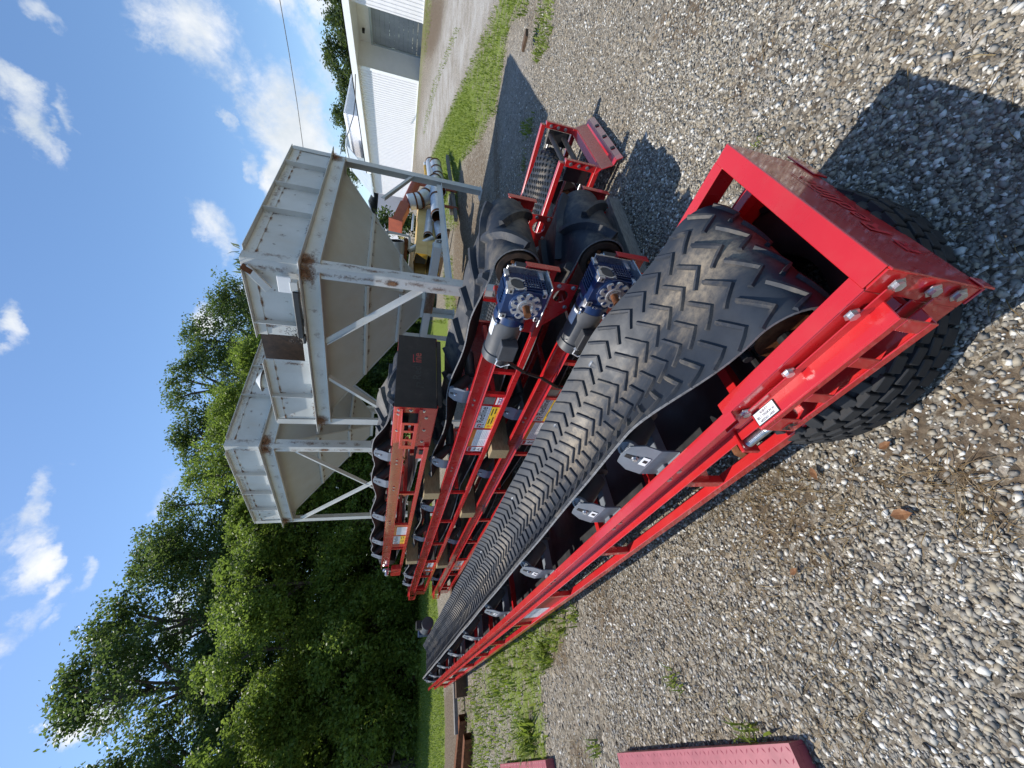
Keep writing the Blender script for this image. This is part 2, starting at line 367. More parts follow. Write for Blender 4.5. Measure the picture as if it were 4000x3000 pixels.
    def build(s, name, parent=None, smooth=False, bevel=0, label=None, seg=1):
        me = bpy.data.meshes.new(name); v = [(q[0], -q[1], q[2]) for q in s.v] if s.mir else s.v
        f = [tuple(reversed(q)) for q in s.f] if s.mir else s.f
        me.from_pydata(v, [], f); me.polygons.foreach_set('material_index', s.mi)
        for q in s.ms: me.materials.append(M[q])
        if smooth: me.polygons.foreach_set('use_smooth', [True] * len(f))
        me.update(); o = bpy.data.objects.new(name, me); COL.objects.link(o); o.parent = parent
        if smooth:
            try: me.set_sharp_from_angle(angle=R(38))
            except Exception: pass
        if bevel:
            b = o.modifiers.new('edge', 'BEVEL'); b.width = bevel; b.segments = seg; b.limit_method = 'ANGLE'; b.angle_limit = R(40); b.harden_normals = False
        if label: o['label'] = label
        return o
def npmesh(name, V, F, mat, tint=None, smooth=False, parent=None):
    """V (n,3), F (m,k) with k 3 or 4, tint per vertex"""
    me = bpy.data.meshes.new(name); me.vertices.add(len(V)); me.vertices.foreach_set('co', np.asarray(V, np.float32).ravel())
    k = F.shape[1]; me.loops.add(F.size); me.loops.foreach_set('vertex_index', F.astype(np.int32).ravel())
    me.polygons.add(len(F)); me.polygons.foreach_set('loop_start', np.arange(0, F.size, k, dtype=np.int32))
    if smooth: me.polygons.foreach_set('use_smooth', np.ones(len(F), bool))
    if tint is not None:
        a = me.attributes.new('tint', 'FLOAT', 'POINT'); a.data.foreach_set('value', np.asarray(tint, np.float32))
    me.materials.append(M[mat]); me.update(calc_edges=True); me.validate()
    o = bpy.data.objects.new(name, me); COL.objects.link(o); o.parent = parent
    return o

# ------------------------------------------------------------------ ground zones (authored as outlines, then fixed to the terrain)
def project(P):
    q = P - np.array([0, 0, EYE]); z = q @ fwd; zz = np.where(np.abs(z) < 1e-6, 1e-6, z)
    return np.stack([2000 + FPX * (q @ ix) / zz, 1500 + FPX * (q @ iy) / zz, z], -1)
def inpoly(x, y, poly):
    r = np.zeros(len(x), bool); n = len(poly); j = n - 1
    for i in range(n):
        xi, yi = poly[i]; xj, yj = poly[j]
        c = ((yi > y) != (yj > y)) & (x < (xj - xi) * (y - yi) / (yj - yi + 1e-9) + xi); r ^= c; j = i
    return r
LAWN = [([(1500, 3600), (1738, 3600), (1736, 2700), (1706, 2350), (1690, 2000), (1680, 1500), (1500, 1500)], 1.0),
        ([(1960, 2480), (2200, 2360), (2260, 2420), (2180, 2560), (2110, 2660), (2140, 2850), (2160, 3200), (2010, 3200), (2010, 2780), (1890, 2720), (1850, 2640)], .56),
        ([(1790, 2700), (1900, 2650), (2010, 2700), (2020, 3300), (1820, 3300)], .40),
        ([(1610, 640), (1640, 0), (1560, -400), (1690, -400), (1690, 60), (1650, 330), (1622, 660)], .46), ([(1636, 585), (1648, 575), (1712, 330), (1800, 110), (1780, 110), (1690, 330)], .55),
        ([(1676, 633), (1773, 392), (1857, 199), (1947, 0), (2010, -300), (2120, -300), (2060, 40), (2000, 90), (1950, 360), (1890, 540), (1800, 640), (1790, 900), (1640, 900)], .58), ([(1676, 633), (1773, 392), (1830, 330), (1860, 520), (1780, 640), (1700, 700)], .85),
        ([(1990, 0), (2080, -40), (2060, 60), (1990, 90)], .6), ([(2095, 30), (2190, -200), (2160, 180), (2095, 260)], .5),
        ([(2030, 480), (2070, 470), (2075, 520), (2040, 540)], .62), ([(1880, 400), (1950, 330), (1950, 440), (1900, 480)], .6),
        ([(1640, 1250), (1745, 1250), (1760, 1480), (1640, 1500)], .95), ([(1730, 1000), (1770, 1000), (1790, 1250), (1740, 1250)], .55)]
DIRT = [([(1733, 3600), (1775, 3600), (1775, 2700), (1735, 2700)], 1.0), ([(1775, 2650), (1850, 2650), (1850, 3300), (1775, 3300)], .55),
        ([(2330, 1900), (2900, 1600), (3200, 1750), (3500, 3100), (2400, 3100), (2300, 2600)], .30),
        ([(1775, 780), (1900, 780), (1830, 1500), (1750, 1500)], .58), ([(1830, 560), (1900, 520), (1910, 760), (1790, 790)], .52),
        ([(1660, 0), (1745, -20), (1712, 199), (1645, 180)], 1.0), ([(1640, 180), (1700, 180), (1690, 250), (1645, 250)], .6),
        ([(2000, 430), (2140, 560), (2080, 900), (2000, 900)], .35), ([(1920, 480), (1940, 480), (1960, 800), (1930, 800)], .8)]
WEAR = [([(1622, 603), (1658, 392), (1712, 199), (1755, 0), (1800, -300), (2010, -300), (1947, 0), (1857, 199), (1773, 392), (1676, 633)], 1.0),
        ([(1955, 420), (2000, 120), (2080, 250), (2090, 470), (2000, 640), (1960, 700)], .45)]
def zone_of(P):
    pr = project(P); x, y = pr[:, 0], pr[:, 1]; ok = pr[:, 2] > .05; out = []
    for lst in (LAWN, DIRT, WEAR):
        w = np.zeros(len(P))
        for poly, k in lst: w = np.maximum(w, np.where(inpoly(x, y, poly) & ok, k, 0))
        out.append(w)
    far = np.hypot(P[:, 0], P[:, 1]) > 30
    X_, Y_ = P[:, 0], P[:, 1]; nz_ = np.sin(1.7 * X_ + 2.1 * np.sin(.9 * Y_ + .4)) * np.sin(2.3 * Y_ + 1.6 * np.sin(1.3 * X_)) + .6 * np.sin(5.1 * X_ + 1.1 + np.sin(3.7 * Y_)) * np.sin(4.3 * Y_ - .7 + np.sin(4.1 * X_))
    out[1] = np.maximum(out[1], np.clip((nz_ - .25) * .7, 0, .62) * ~far)
    out[0] = np.where(far & (out[2] < .1) & (out[1] < .1) & (P[:, 0] < 8), 1.0, out[0])
    return np.stack(out, -1)

def make_ground():
    na, nr = 520, 420
    ang = np.linspace(-math.pi, math.pi, na + 1)[:-1]
    # finer steps to the front, where the yard is seen
    ang = ang + .0
    rad = np.concatenate([[0.0], np.geomspace(.25, 60, nr - 24), np.geomspace(66, 1600, 23)])
    A, Rr = np.meshgrid(ang, rad); X = (np.sin(A) * Rr).ravel(); Y = (np.cos(A) * Rr).ravel()
    Z = gz(X, Y) + np.where(Rr.ravel() > 500, -.002 * (Rr.ravel() - 500), 0)
    V = np.stack([X, Y, Z], -1); zn = zone_of(V).reshape(nr, na, 3)
    for _ in range(6):      # ragged, blended borders
        zn = (np.roll(zn, 1, 1) + 2 * zn + np.roll(zn, -1, 1)) / 4; zn[1:-1] = (zn[:-2] + 2 * zn[1:-1] + zn[2:]) / 4
    zn = zn.reshape(-1, 3)
    i = np.arange(nr - 1)[:, None] * na; j = np.arange(na)[None, :]; j2 = (j + 1) % na
    F = np.stack([i + j, i + j2, i + na + j2, i + na + j], -1).reshape(-1, 4)[:, ::-1]
    # little bumps
    V[:, 2] += .012 * np.sin(X * 3.1 + 1.7 * np.sin(Y * 1.3)) * np.sin(Y * 2.7 + 1.1) * (Rr.ravel() < 40)
    o = npmesh('ground', V, F, 'ground', smooth=True); tagob(o, kind='structure')
    a = o.data.color_attributes.new('zone', 'FLOAT_COLOR', 'POINT'); c = np.ones((len(V), 4), np.float32); c[:, :3] = zn; a.data.foreach_set('color', c.ravel())
make_ground()
def hgt(X, Y): return gz(X, Y) + .012 * np.sin(X * 3.1 + 1.7 * np.sin(Y * 1.3)) * np.sin(Y * 2.7 + 1.1)

def scatter(n, r0, r1, a0, a1, p=1.0):
    """points in a sector in front of the camera, density falling with distance"""
    u = rng.random(n); r = (r0 ** p + u * (r1 ** p - r0 ** p)) ** (1 / p); a = R(a0) + rng.random(n) * R(a1 - a0)
    return np.sin(a) * r, np.cos(a) * r, r

def make_stones():
    # low stone shape: jittered octahedron split once
    base = np.array([(1, 0, 0), (-1, 0, 0), (0, 1, 0), (0, -1, 0), (0, 0, 1), (0, 0, -1), (.72, .72, .1), (-.72, .72, .15), (-.72, -.72, -.1), (.72, -.72, 0.)], float)
    faces = np.array([(4, 0, 6), (4, 6, 2), (4, 2, 7), (4, 7, 1), (4, 1, 8), (4, 8, 3), (4, 3, 9), (4, 9, 0), (5, 6, 0), (5, 2, 6), (5, 7, 2), (5, 1, 7), (5, 8, 1), (5, 3, 8), (5, 9, 3), (5, 0, 9)])
    xs, ys, rs = [], [], []
    for (n, r0, r1, a0, a1, p) in ((120000, .42, 3.4, -78, 72, 1.45), (60000, 3.2, 8.5, -62, 62, 1.4), (26000, 2, 7, 10, 62, 1.4)):
        x, y, r = scatter(n, r0, r1, a0, a1, p); xs.append(x); ys.append(y); rs.append(r)
    x, y, r = map(np.concatenate, (xs, ys, rs)); P = np.stack([x, y, 0 * x], -1); zn = zone_of(P)
    patch = .5 + .5 * np.sin(x * 1.9 + 2 * np.sin(y * 1.1)) * np.sin(y * 2.3 + x)
    keep = rng.random(len(x)) > np.clip(zn[:, 0] * 1.1 + zn[:, 1] * (.55 + .5 * patch) + zn[:, 2] * .8, 0, .985)
    x, y, r = x[keep], y[keep], r[keep]; n = len(x)
    sz = (.0036 + .0088 * rng.random(n) ** 2.4) * (1 + .04 * np.clip(r, 0, 8)); big = rng.random(n) < .02; sz[big] *= 1.35
    sc = np.stack([sz * (.8 + .6 * rng.random(n)), sz * (.7 + .5 * rng.random(n)), sz * (.32 + .34 * rng.random(n))], -1)
    q = rng.normal(size=(n, 4)) * np.array([1, .22, .22, 1]); q /= np.linalg.norm(q, axis=1)[:, None]; w, a, b, c = q.T
    Rm = np.stack([1 - 2 * (b * b + c * c), 2 * (a * b - c * w), 2 * (a * c + b * w), 2 * (a * b + c * w), 1 - 2 * (a * a + c * c), 2 * (b * c - a * w), 2 * (a * c - b * w), 2 * (b * c + a * w), 1 - 2 * (a * a + b * b)], -1).reshape(n, 3, 3)
    jit = 1 + .62 * (rng.random((n, len(base), 1)) - .5)
    V = np.einsum('nij,nkj->nki', Rm, base[None] * jit * sc[:, None, :]); V += np.stack([x, y, hgt(x, y) + sc[:, 2] * .18], -1)[:, None, :]
    F = (faces[None] + (np.arange(n) * len(base))[:, None, None]).reshape(-1, 3)
    t = np.clip(rng.normal(.52, .27, n), 0, 1); t[rng.random(n) < .05] = 1
    o = npmesh('gravel', V.reshape(-1, 3), F, 'gravel_stone', np.repeat(t, len(base))); tagob(o, kind='stuff', label='loose pale limestone gravel scattered over the yard', cat='gravel')
make_stones()

def blades(name, x, y, h, mat, label, cat, lean=.5, wid=.05, kind='stuff', tint=None, z=None, seg=2):
    n = len(x); th = rng.random(n) * 2 * math.pi; d = np.stack([np.cos(th), np.sin(th), 0 * th], -1); s = np.stack([-np.sin(th), np.cos(th), 0 * th], -1)
    z = hgt(x, y) if z is None else z; p0 = np.stack([x, y, z - .005], -1); ln = lean * (.3 + rng.random(n))
    mid = p0 + np.array([0, 0, 1]) * (h * .55)[:, None] + d * (h * ln * .35)[:, None]; tip = p0 + np.array([0, 0, 1]) * (h * (1 - .35 * ln))[:, None] + d * (h * ln)[:, None]
    w = (h * wid)[:, None] if np.isscalar(wid) else wid[:, None]
    V = np.stack([p0 - s * w, p0 + s * w, mid + s * w * .8, mid - s * w * .8, tip], 1)
    F = np.array([(0, 1, 2), (0, 2, 3), (3, 2, 4)])[None] + (np.arange(n) * 5)[:, None, None]
    t = np.clip(rng.normal(.5, .25, n), 0, 1) if tint is None else tint
    o = npmesh(name, V.reshape(-1, 3), F.reshape(-1, 3), mat, np.repeat(t, 5))
    return tagob(o, label, cat, kind=kind)

def make_grass():
    X, Y, H = [], [], []
    def patch(n, r0, r1, a0, a1, hmin, hmax, p=1.3, bias=1.0):
        x, y, r = scatter(n, r0, r1, a0, a1, p); zn = zone_of(np.stack([x, y, gz(x, y)], -1))
        cl = .5 + .5 * np.sin(x * 2.3 + 1.5 * np.sin(y * 1.7)) * np.sin(y * 1.9 + 1.2 * np.sin(x * 2.9))
        k = rng.random(n) < np.where(zn[:, 0] > .8, 1.0, zn[:, 0] ** 1.2 * (.25 + 1.1 * cl)) * bias
        X.append(x[k]); Y.append(y[k]); H.append(hmin + (hmax - hmin) * rng.random(k.sum()) ** 1.6)
    patch(95000, 8.5, 24, -58, -15, .04, .09, 1.0)       # mown lawn by the trees
    patch(30000, 2.6, 9, -60, -25, .03, .12, 1.2)        # weedy strip by the main frame
    patch(90000, 6, 32, 8, 48, .05, .12, 1.0, .95)       # verge by the drive
    patch(16000, 3.5, 9, 20, 55, .04, .10, 1.1, .7)
    x, y, h = map(np.concatenate, (X, Y, H))
    blades('grass', x, y, h, 'grass_blade', 'short green grass of the lawn and the verges', 'grass', .7, .10)
    # dead straw between stones on the left
    x, y, r = scatter(42000, .7, 5.5, -72, -12, 1.2); zn = zone_of(np.stack([x, y, 0 * x], -1)); k = rng.random(len(x)) < zn[:, 1] * 1.2; x, y = x[k], y[k]
    x2, y2, r = scatter(9000, .6, 5, 0, 60, 1.2); k = rng.random(len(x2)) < .16; x, y = np.concatenate([x, x2[k]]), np.concatenate([y, y2[k]])
    blades('dead_grass', x, y, .015 + .045 * rng.random(len(x)) ** 1.5, 'dry_blade', 'dry straw and dead grass between the stones', 'dead grass', 2.2, .028)
make_grass()

def tuft(px, py, n, h, spread, label, mat='grass_blade'):
    """one weed growing at a spot of the yard given by its direction"""
    d = pixdir(px, py); t = -EYE / d[2]; c = np.array([0, 0, EYE]) + d * t
    x = c[0] + rng.normal(0, spread, n); y = c[1] + rng.normal(0, spread, n)
    o = blades('weed', x - c[0], y - c[1], h * (.5 + .6 * rng.random(n)), mat, label, 'weed', 1.0, .055, None, z=np.zeros(n) - .0)
    o.location = (c[0], c[1], float(hgt(c[0], c[1])))
    return o
for a in ((2640, 2660, 26, .09, .03, 'grassy weed in bare gravel beyond the pink plate corner'),
          (2130, 2560, 70, .17, .06, 'tall grassy weed at the edge of the gravel left of the red frame'),
          (2075, 2870, 60, .24, .06, 'tall grass clump behind the smaller pink plate'),
          (2250, 2390, 20, .13, .03, 'small broad weed near the rusty panel of the long red frame'),
          (2330, 2920, 26, .11, .03, 'grassy weed between the two pink plates'),
          (2960, 2885, 40, .10, .05, 'green grass clump against the larger pink plate'),
          (2970, 560, 6, .08, .012, 'lone green blade of grass beside the red end plate'),
          (2075, 500, 60, .12, .08, 'green weed patch in gravel behind the fine belt frame'),
          (2050, 640, 40, .09, .06, 'low green weed patch beside the red tail frame')):
    tuft(*a)

# ------------------------------------------------------------------ trees
def leaves_at(C, size, n_each, spread, up=.35):
    """leaf quads round cluster centres C (k,3)"""
    k = len(C); n = k * n_each; c = np.repeat(C, n_each, 0) + rng.normal(0, 1, (n, 3)) * spread * np.array([1, 1, .75])
    nrm = rng.normal(0, 1, (n, 3)); nrm[:, 2] = np.abs(nrm[:, 2]) + up; nrm /= np.linalg.norm(nrm, axis=1)[:, None]
    a = np.cross(nrm, rng.normal(0, 1, (n, 3))); a /= np.linalg.norm(a, axis=1)[:, None]; b = np.cross(nrm, a)
    s = size * (.6 + .8 * rng.random(n)); a *= s[:, None]; b *= (s * .62)[:, None]
    fold = nrm * (s * .18)[:, None]
    V = np.stack([c - a, c - b * .9 + fold, c + a, c + b * .9 + fold], 1)
    return V.reshape(-1, 3), (np.arange(n * 4).reshape(-1, 4)), n
def tree(loc, h, rad, mat, label, group, cat='tree', leafs=.13, nl=9000, base=.18, lean=0.0, name='tree', trunk=True, nbr=34):
    root = empty(name, loc, label=label, cat=cat, group=group)
    top = h; z0 = h * base; cz = (top + z0) / 2; hz = (top - z0) / 2
    nb = max(14, int(nbr * h / 12)); th = rng.random(nb) * 2 * math.pi
    zz = z0 + (top - z0) * (rng.random(nb) ** .85)
    prof = np.sqrt(np.clip(1 - ((zz - z0) / (top - z0) * 2 - .82) ** 2 / 1.42, .06, 1)); rr = rad * prof * (.55 + .5 * rng.random(nb))
    B = np.stack([np.cos(th) * rr + lean * zz / h, np.sin(th) * rr, zz], -1)
    # every limb ends in a lobe of clusters
    nc = max(60, nl // 24); per = nc // nb + 1; lob = np.repeat(B, per, 0); lr = np.repeat((.125 if nbr < 50 else .135) * h * (.5 + .7 * rng.random(nb)) * (.45 + .55 * prof), per)
    v = rng.normal(0, 1, (len(lob), 3)); v /= np.linalg.norm(v, axis=1)[:, None]; C = lob + v * (lr * (rng.random(len(lob)) ** .38))[:, None] * np.array([1, 1, .8])
    core = np.stack([rng.normal(0, rad * .30, nc // 9) , rng.normal(0, rad * .30, nc // 9), z0 + (top - z0) * rng.random(nc // 9) * .8], -1)
    C = np.concatenate([C, core]); C[:, 2] = np.clip(C[:, 2], z0 * .6, top)
    V, F, n = leaves_at(C, leafs, 24, leafs * 2.3)
    lt = np.repeat(np.clip(rng.normal(.5, .17, len(C)), 0, 1), 24); t = np.clip(lt + rng.normal(0, .17, n), 0, 1)
    npmesh('crown', V, F, mat, np.repeat(t, 4), parent=root)
    if trunk:
        b = MB(); r0 = .018 * h + .04
        pts = [(0, 0, -.1), (.03 * h * (rng.random() - .5) + lean * .2, .03 * h * (rng.random() - .5), h * .3), (lean * .6, .02 * h * (rng.random() - .5), h * .6), (lean * .9, 0, h * .9)]
        vs = []; N = 8
        for i, p in enumerate(pts): vs += b.ring(p, (0, 0, 1), r0 * (1, .75, .45, .12)[i], N)
        b.add(vs, [(j * N + i, j * N + (i + 1) % N, (j + 1) * N + (i + 1) % N, (j + 1) * N + i) for j in range(3) for i in range(N)], 'bark')
        for q in B[::2]:
            zb = max(h * .12, q[2] - .25 * h * (.4 + .5 * rng.random())); s0 = np.array((lean * zb / h, 0, zb)); mid = (s0 + q) / 2 + np.array((0, 0, .03 * h)); vs = []
            for p, r in ((s0, r0 * .35), (mid, r0 * .22), (q, r0 * .06)): vs += b.ring(p, np.array(q) - s0, r, 5)
            b.add(vs, [(j * 5 + i, j * 5 + (i + 1) % 5, (j + 1) * 5 + (i + 1) % 5, (j + 1) * 5 + i) for j in range(2) for i in range(5)], 'bark')
        b.build('trunk', root, smooth=True)
    return root
BACK = [(-21.5, 18.0, 12.4, 3.4, 'tall dark tree at the far left end of the row, half out of the picture'), (-18.5, 20.4, 13.6, 3.0, 'tall dark ragged tree, second from the left end of the back row'),
        (-15.6, 22.4, 15.2, 3.1, 'tallest dark tree above the left lawn, bright cloud at its left'), (-13.6, 24.6, 15.2, 2.6, 'tall narrow dark tree left of the gap in the crowns'),
        (-11.2, 26.7, 14.9, 3.0, 'tall dark tree whose top stands left of the rear bin'), (-8.6, 28.7, 14.2, 3.2, 'dark tree rising left of the rear white bin'),
        (-5.0, 29.6, 14.6, 3.2, 'dark tree standing straight behind the rear white bin'), (-1.6, 30.2, 15.2, 3.3, 'tall dark open tree above the rear bin, sky showing through'),
        (1.6, 31.8, 15.2, 3.0, 'dark tree above the gap between the two bins'), (5.0, 33.6, 14.6, 2.8, 'dark tree peeping out left of the near white bin')]
for i, (x, y, h, r, lb) in enumerate(BACK):
    tree((x, y, 0), h, r * .92, 'dark_leaf', lb, 'tall dark trees of the wood edge', leafs=.085, nl=27000, base=.10, nbr=40, name='tall_tree')
FRONT = [(-14.6, 15.2, 7.4, 2.5, 'bright green bushy tree at the far left edge'), (-13.0, 17.4, 6.4, 2.2, 'low bright green tree second from the left'), (-11.6, 18.2, 8.2, 2.7, 'bright green bushy tree behind the far end of the long conveyor'),
         (-9.9, 20.2, 8.6, 2.6, 'bright green full tree behind the far ends of the stacked frames'), (-7.8, 22.2, 8.9, 2.4, 'bright green tree left of the rear bin legs'),
         (-5.8, 24.6, 11.4, 2.6, 'light green drooping tree just left of the rear bin rim'), (-3.0, 25.8, 11.3, 2.7, 'light green tree behind the rear bin'), (0.2, 26.8, 10.6, 2.6, 'light green tree behind the gap of the bins'),
         (3.2, 28.0, 9.0, 2.4, 'light green tree behind the near bin')]
for i, (x, y, h, r, lb) in enumerate(FRONT):
    tree((x, y, 0), h, r * 1.12, 'bright_leaf', lb, 'bright green trees at the edge of the lawn', leafs=.066, nl=42000, base=.0, nbr=60, name='leafy_tree')
MIDT = [(-18.2, 18.6, 8.0, 'dark mid height tree at the far left, behind the bright ones'), (-15.8, 20.0, 8.8, 'dark mid height tree second from the left, filling the gap between tall crowns'), (-13.6, 21.6, 9.4, 'dark mid height tree under the narrow tall tree'), (-11.4, 23.4, 10.0, 'dark mid height tree behind the full bright tree'),
        (-8.9, 25.4, 10.4, 'dark mid height tree left of the drooping light tree'), (-5.4, 27.4, 10.6, 'dark mid height tree behind the rear bin left corner'), (-1.6, 28.4, 11.4, 'dark mid height tree behind the rear bin right part'), (2.2, 29.6, 10.8, 'dark mid height tree low between the bins')]
for i, (x, y, h, lb) in enumerate(MIDT):
    tree((x, y, 0), h, 2.9, 'dark_leaf', lb, 'mid height trees of the wood edge', leafs=.085, nl=24000, base=.02, nbr=52, name='leafy_tree')
# understorey: shrubs in the shade along the lawn
sp = [(-16.3, 16.9), (-15.0, 17.8), (-13.9, 19.2), (-12.6, 20.6), (-11.3, 22.0), (-9.6, 23.3), (-7.6, 24.6), (-5.2, 25.6), (-2.6, 26.4), (.2, 26.2), (2.4, 26.6), (4.6, 27.2)]
wh = ['at the left edge of the picture', 'second along the lawn from the left edge', 'third along the lawn from the left edge', 'fourth along the lawn from the left edge', 'beyond the end of the long conveyor', 'behind the far end of the lowest stacked frame',
      'behind the far end of the top frame', 'behind the rear bin left leg', 'seen under the rear bin', 'seen between the legs of both bins', 'seen under the near bin', 'behind the near bin hopper']
for i, (x, y) in enumerate(sp):
    tree((x, y, 0), 3.6 + .8 * rng.random(), 1.7, 'dark_leaf', 'dark low shrub at the wood edge ' + wh[i], 'shrubs under the trees', 'shrub', .085, 7500, .0, name='shrub', trunk=False)
# bush and small trees to the right
tree((6.6, 20.0, .1), 3.4, 1.3, 'dark_leaf', 'leafy bush growing behind the orange auger', None, 'bush', .07, 6000, .0, name='bush', trunk=False)
tree((4.3, 20.6, .0), 3.2, 1.4, 'dark_leaf', 'leafy bush seen under the near bin hopper, left of the scrap', None, 'bush', .07, 6000, .0, name='bush', trunk=False)
for i, (x, y, h, lb) in enumerate(((62, 47, 15.0, 'dark tree crown cut by the upper right picture corner'), (60, 52, 15.5, 'dark tree crown above the barn roof beside the corner'), (58, 57, 14.5, 'rounded dark crown right above the barn door'), (56, 62, 15.5, 'dark crown left of the one above the barn door'), (57, 69, 14.5, 'dark tree crown right of the taller block end wall'),
                                   (56, 76, 15.5, 'green crown above the shaded end wall of the taller block'), (55, 83, 14.5, 'green crown above the taller block'), (54, 91, 16.0, 'green tree crown over the left end of the taller block'), (53, 99, 15.5, 'dark tree crown where the service cable ends'), (51, 107, 16, 'dark tree crown touching the near bin at the right'))):
    tree((x, y, 1.4), h, 4.2, 'far_leaf', lb, 'trees behind the barn', leafs=.24, nl=6500, base=.05, name='distant_tree')

# ------------------------------------------------------------------ barn
def make_barn():
    X0, zb, ze = 24.5, 1.40, 6.15; y0, y1 = 18.0, 56.6; d0, d1, dz = 30.3, 34.0, 5.25; a0, a1 = 28.4, 34.0
    root = empty('barn', (X0, 37, zb), label='long white metal barn with grey roller door beyond the gravel drive', cat='barn')
    def B(): return MB()
    def fin(b, n, par=root, **k):
        b.v = [(x - X0, y - 37, z - zb) for x, y, z in b.v]; return b.build(n, par, **k)
    b = B()
    for (u, v) in ((y0, a0), (a1, y1)):
        b.box(X0, X0 + .05, u, v, zb - .6, ze, 'barn_metal')
        n = int((v - u) / .29)
        for i in range(n):
            c = u + (i + .5) * (v - u) / n; b.plate([(-.055, 0), (-.03, .03), (.03, .03), (.055, 0)], (X0 - .001, c, zb + .04), (0, 1, 0), (-1, 0, 0), (0, 0, 1), ze - zb - .04, 'barn_metal')
    b.box(X0 + 2, X0 + 2.05, a0, d0, zb - .6, ze, 'barn_metal'); b.box(X0 + 2, X0 + 2.05, d1, a1, zb - .6, ze, 'barn_metal'); b.box(X0 + 2, X0 + 2.05, d0, d1, dz, ze, 'barn_metal')  # recess set deeper than the real one, to shade the door
    for k in range(4): b.box(X0 + 1.985, X0 + 2, a0, a1, dz + .12 + .22 * k, dz + .135 + .22 * k, 'barn_metal')
    b.box(X0 + .05, X0 + 2, a0 - .05, a0, zb - .6, ze, 'barn_metal'); b.box(X0 + .05, X0 + 2, a1, a1 + .05, zb - .6, ze, 'barn_metal')
    b.box(X0 + .05, X0 + 14, y0, y0 + .05, zb - .6, ze, 'barn_metal'); b.box(X0 + .05, X0 + 14, y1 - .05, y1, zb - .6, ze, 'barn_metal')
    fin(b, 'wall')
    b = B(); b.box(X0 - .03, X0 + .0, y0, a0, zb - .03, zb + .06, 'barn_trim'); b.box(X0 - .045, X0 - .002, a1, y1, zb - .03, zb + .07, 'barn_trim'); b.box(X0 - .06, X0 + .0, a1 - .12, a1 + .14, zb, ze - .3, 'barn_trim'); fin(b, 'wall_trim')
    b = B(); b.box(X0 - .55, X0 - .5, y0 - .4, 50.5, ze - .02, ze + .5, 'barn_trim'); b.box(X0 - .5, X0 + .0, y0 - .4, 50.5, ze - .02, ze + .02, 'barn_trim'); b.box(X0, X0 + 2, a0, a1, ze - .01, ze + .03, 'barn_trim'); fin(b, 'fascia')
    b = B(); b.plate([(-.55, ze + .5), (7.5, ze + 1.35), (15, ze + .5), (15, ze + .42), (7.5, ze + 1.27), (-.55, ze + .42)], (X0, y0 - .4, 0), (1, 0, 0), (0, 0, 1), (0, 1, 0), 50.9 - y0, 'barn_metal'); fin(b, 'roof')
    b = B(); nz = 11
    for k in range(nz): b.box(X0 + 2.02 - .012 * (k % 2), X0 + 2.05, d0 + .12, d1 - .12, zb + k * (dz - zb) / nz, zb + (k + 1) * (dz - zb) / nz - .012, 'door_metal')
    dr = fin(b, 'roller_door')
    b = B(); b.box(X0 + 1.91, X0 + 2, d0 - .16, d0 + .12, zb, dz, 'barn_grey'); b.box(X0 + 1.91, X0 + 2, d1 - .12, d1 + .16, zb, dz, 'barn_grey'); b.box(X0 + 1.91, X0 + 2, d0 + .12, d1 - .12, dz - .14, dz + .02, 'barn_grey'); b.box(X0 + 1.9, X0 + 1.91, d0 + .02, d0 + .08, zb, dz - .1, 'black_steel'); fin(b, 'door_frame', dr)
    b = B(); b.box(X0 + 1.73, X0 + 1.99, d1 - 1.3, d1 - 1.1, dz + .42, dz + .6, 'black_steel'); fin(b, 'wall_lamp')
    # taller block behind, its end towards the yard coloured grey for shade
    b = B(); b.box(X0 + 3.0, X0 + 3.06, 45.7, 54.2, ze + .3, 8.62, 'barn_metal')
    for i in range(29): c = 45.9 + i * .285; b.box(X0 + 2.97, X0 + 3.0, c - .04, c + .04, ze + .5, 8.6, 'barn_metal')
    fin(b, 'upper_wall'); b = B(); b.box(X0 + 2.88, X0 + 3.02, 45.5, 54.4, 8.58, 8.74, 'barn_trim'); fin(b, 'upper_trim')
    b = B(); b.plate([(3.06, ze + .3), (11, ze + .3), (11, 7.75), (3.06, 8.70)], (X0, 45.7, 0), (1, 0, 0), (0, 0, 1), (0, -1, 0), .05, 'barn_grey'); b.plate([(2.9, 8.70), (11, 7.74), (11, 7.84), (2.9, 8.80)], (X0, 54.4, 0), (1, 0, 0), (0, 0, 1), (0, -1, 0), 8.9, 'barn_trim'); fin(b, 'end_wall')
    b = B(); b.box(X0 + 4.5, X0 + 9, 55.2, 61, ze + .3, 9.7, 'barn_grey'); b.box(X0 + 4.4, X0 + 9, 55.0, 61.2, 9.7, 9.85, 'barn_trim'); fin(b, 'rear_block')
    b = B(); b.plate([(-.58, ze + .06), (2.3, 9.0), (2.3, 8.9), (-.58, ze - .06)], (X0, 50.6, 0), (1, 0, 0), (0, 0, 1), (0, 1, 0), 6.1, 'barn_grey'); fin(b, 'steep_roof')  # shade on this roof is put into its grey colour
make_barn()
def make_far_shed():
    root = empty('shed', (22, 66, 1.2), label='white metal shed seen past the far end of the barn', cat='shed')
    b = MB(); b.box(-1, 6, -6, 6, -.6, 4.6, 'barn_metal')
    for i in range(40): b.box(-1.03, -1, -5.9 + i * .3, -5.82 + i * .3, -.2, 4.5, 'barn_metal')
    b.build('wall', root); b = MB(); b.plate([(-1.4, 4.6), (2.5, 5.9), (6.4, 4.6), (6.4, 4.5), (2.5, 5.78), (-1.4, 4.5)], (0, -6.3, 0), (1, 0, 0), (0, 0, 1), (0, 1, 0), 12.6, 'barn_grey'); b.build('roof', root)
    b = MB(); b.box(-1.08, -1.03, -6.0, -3.4, .6, 1.5, 'tan_yellow_paint'); b.build('wall_panel', root)
make_far_shed()

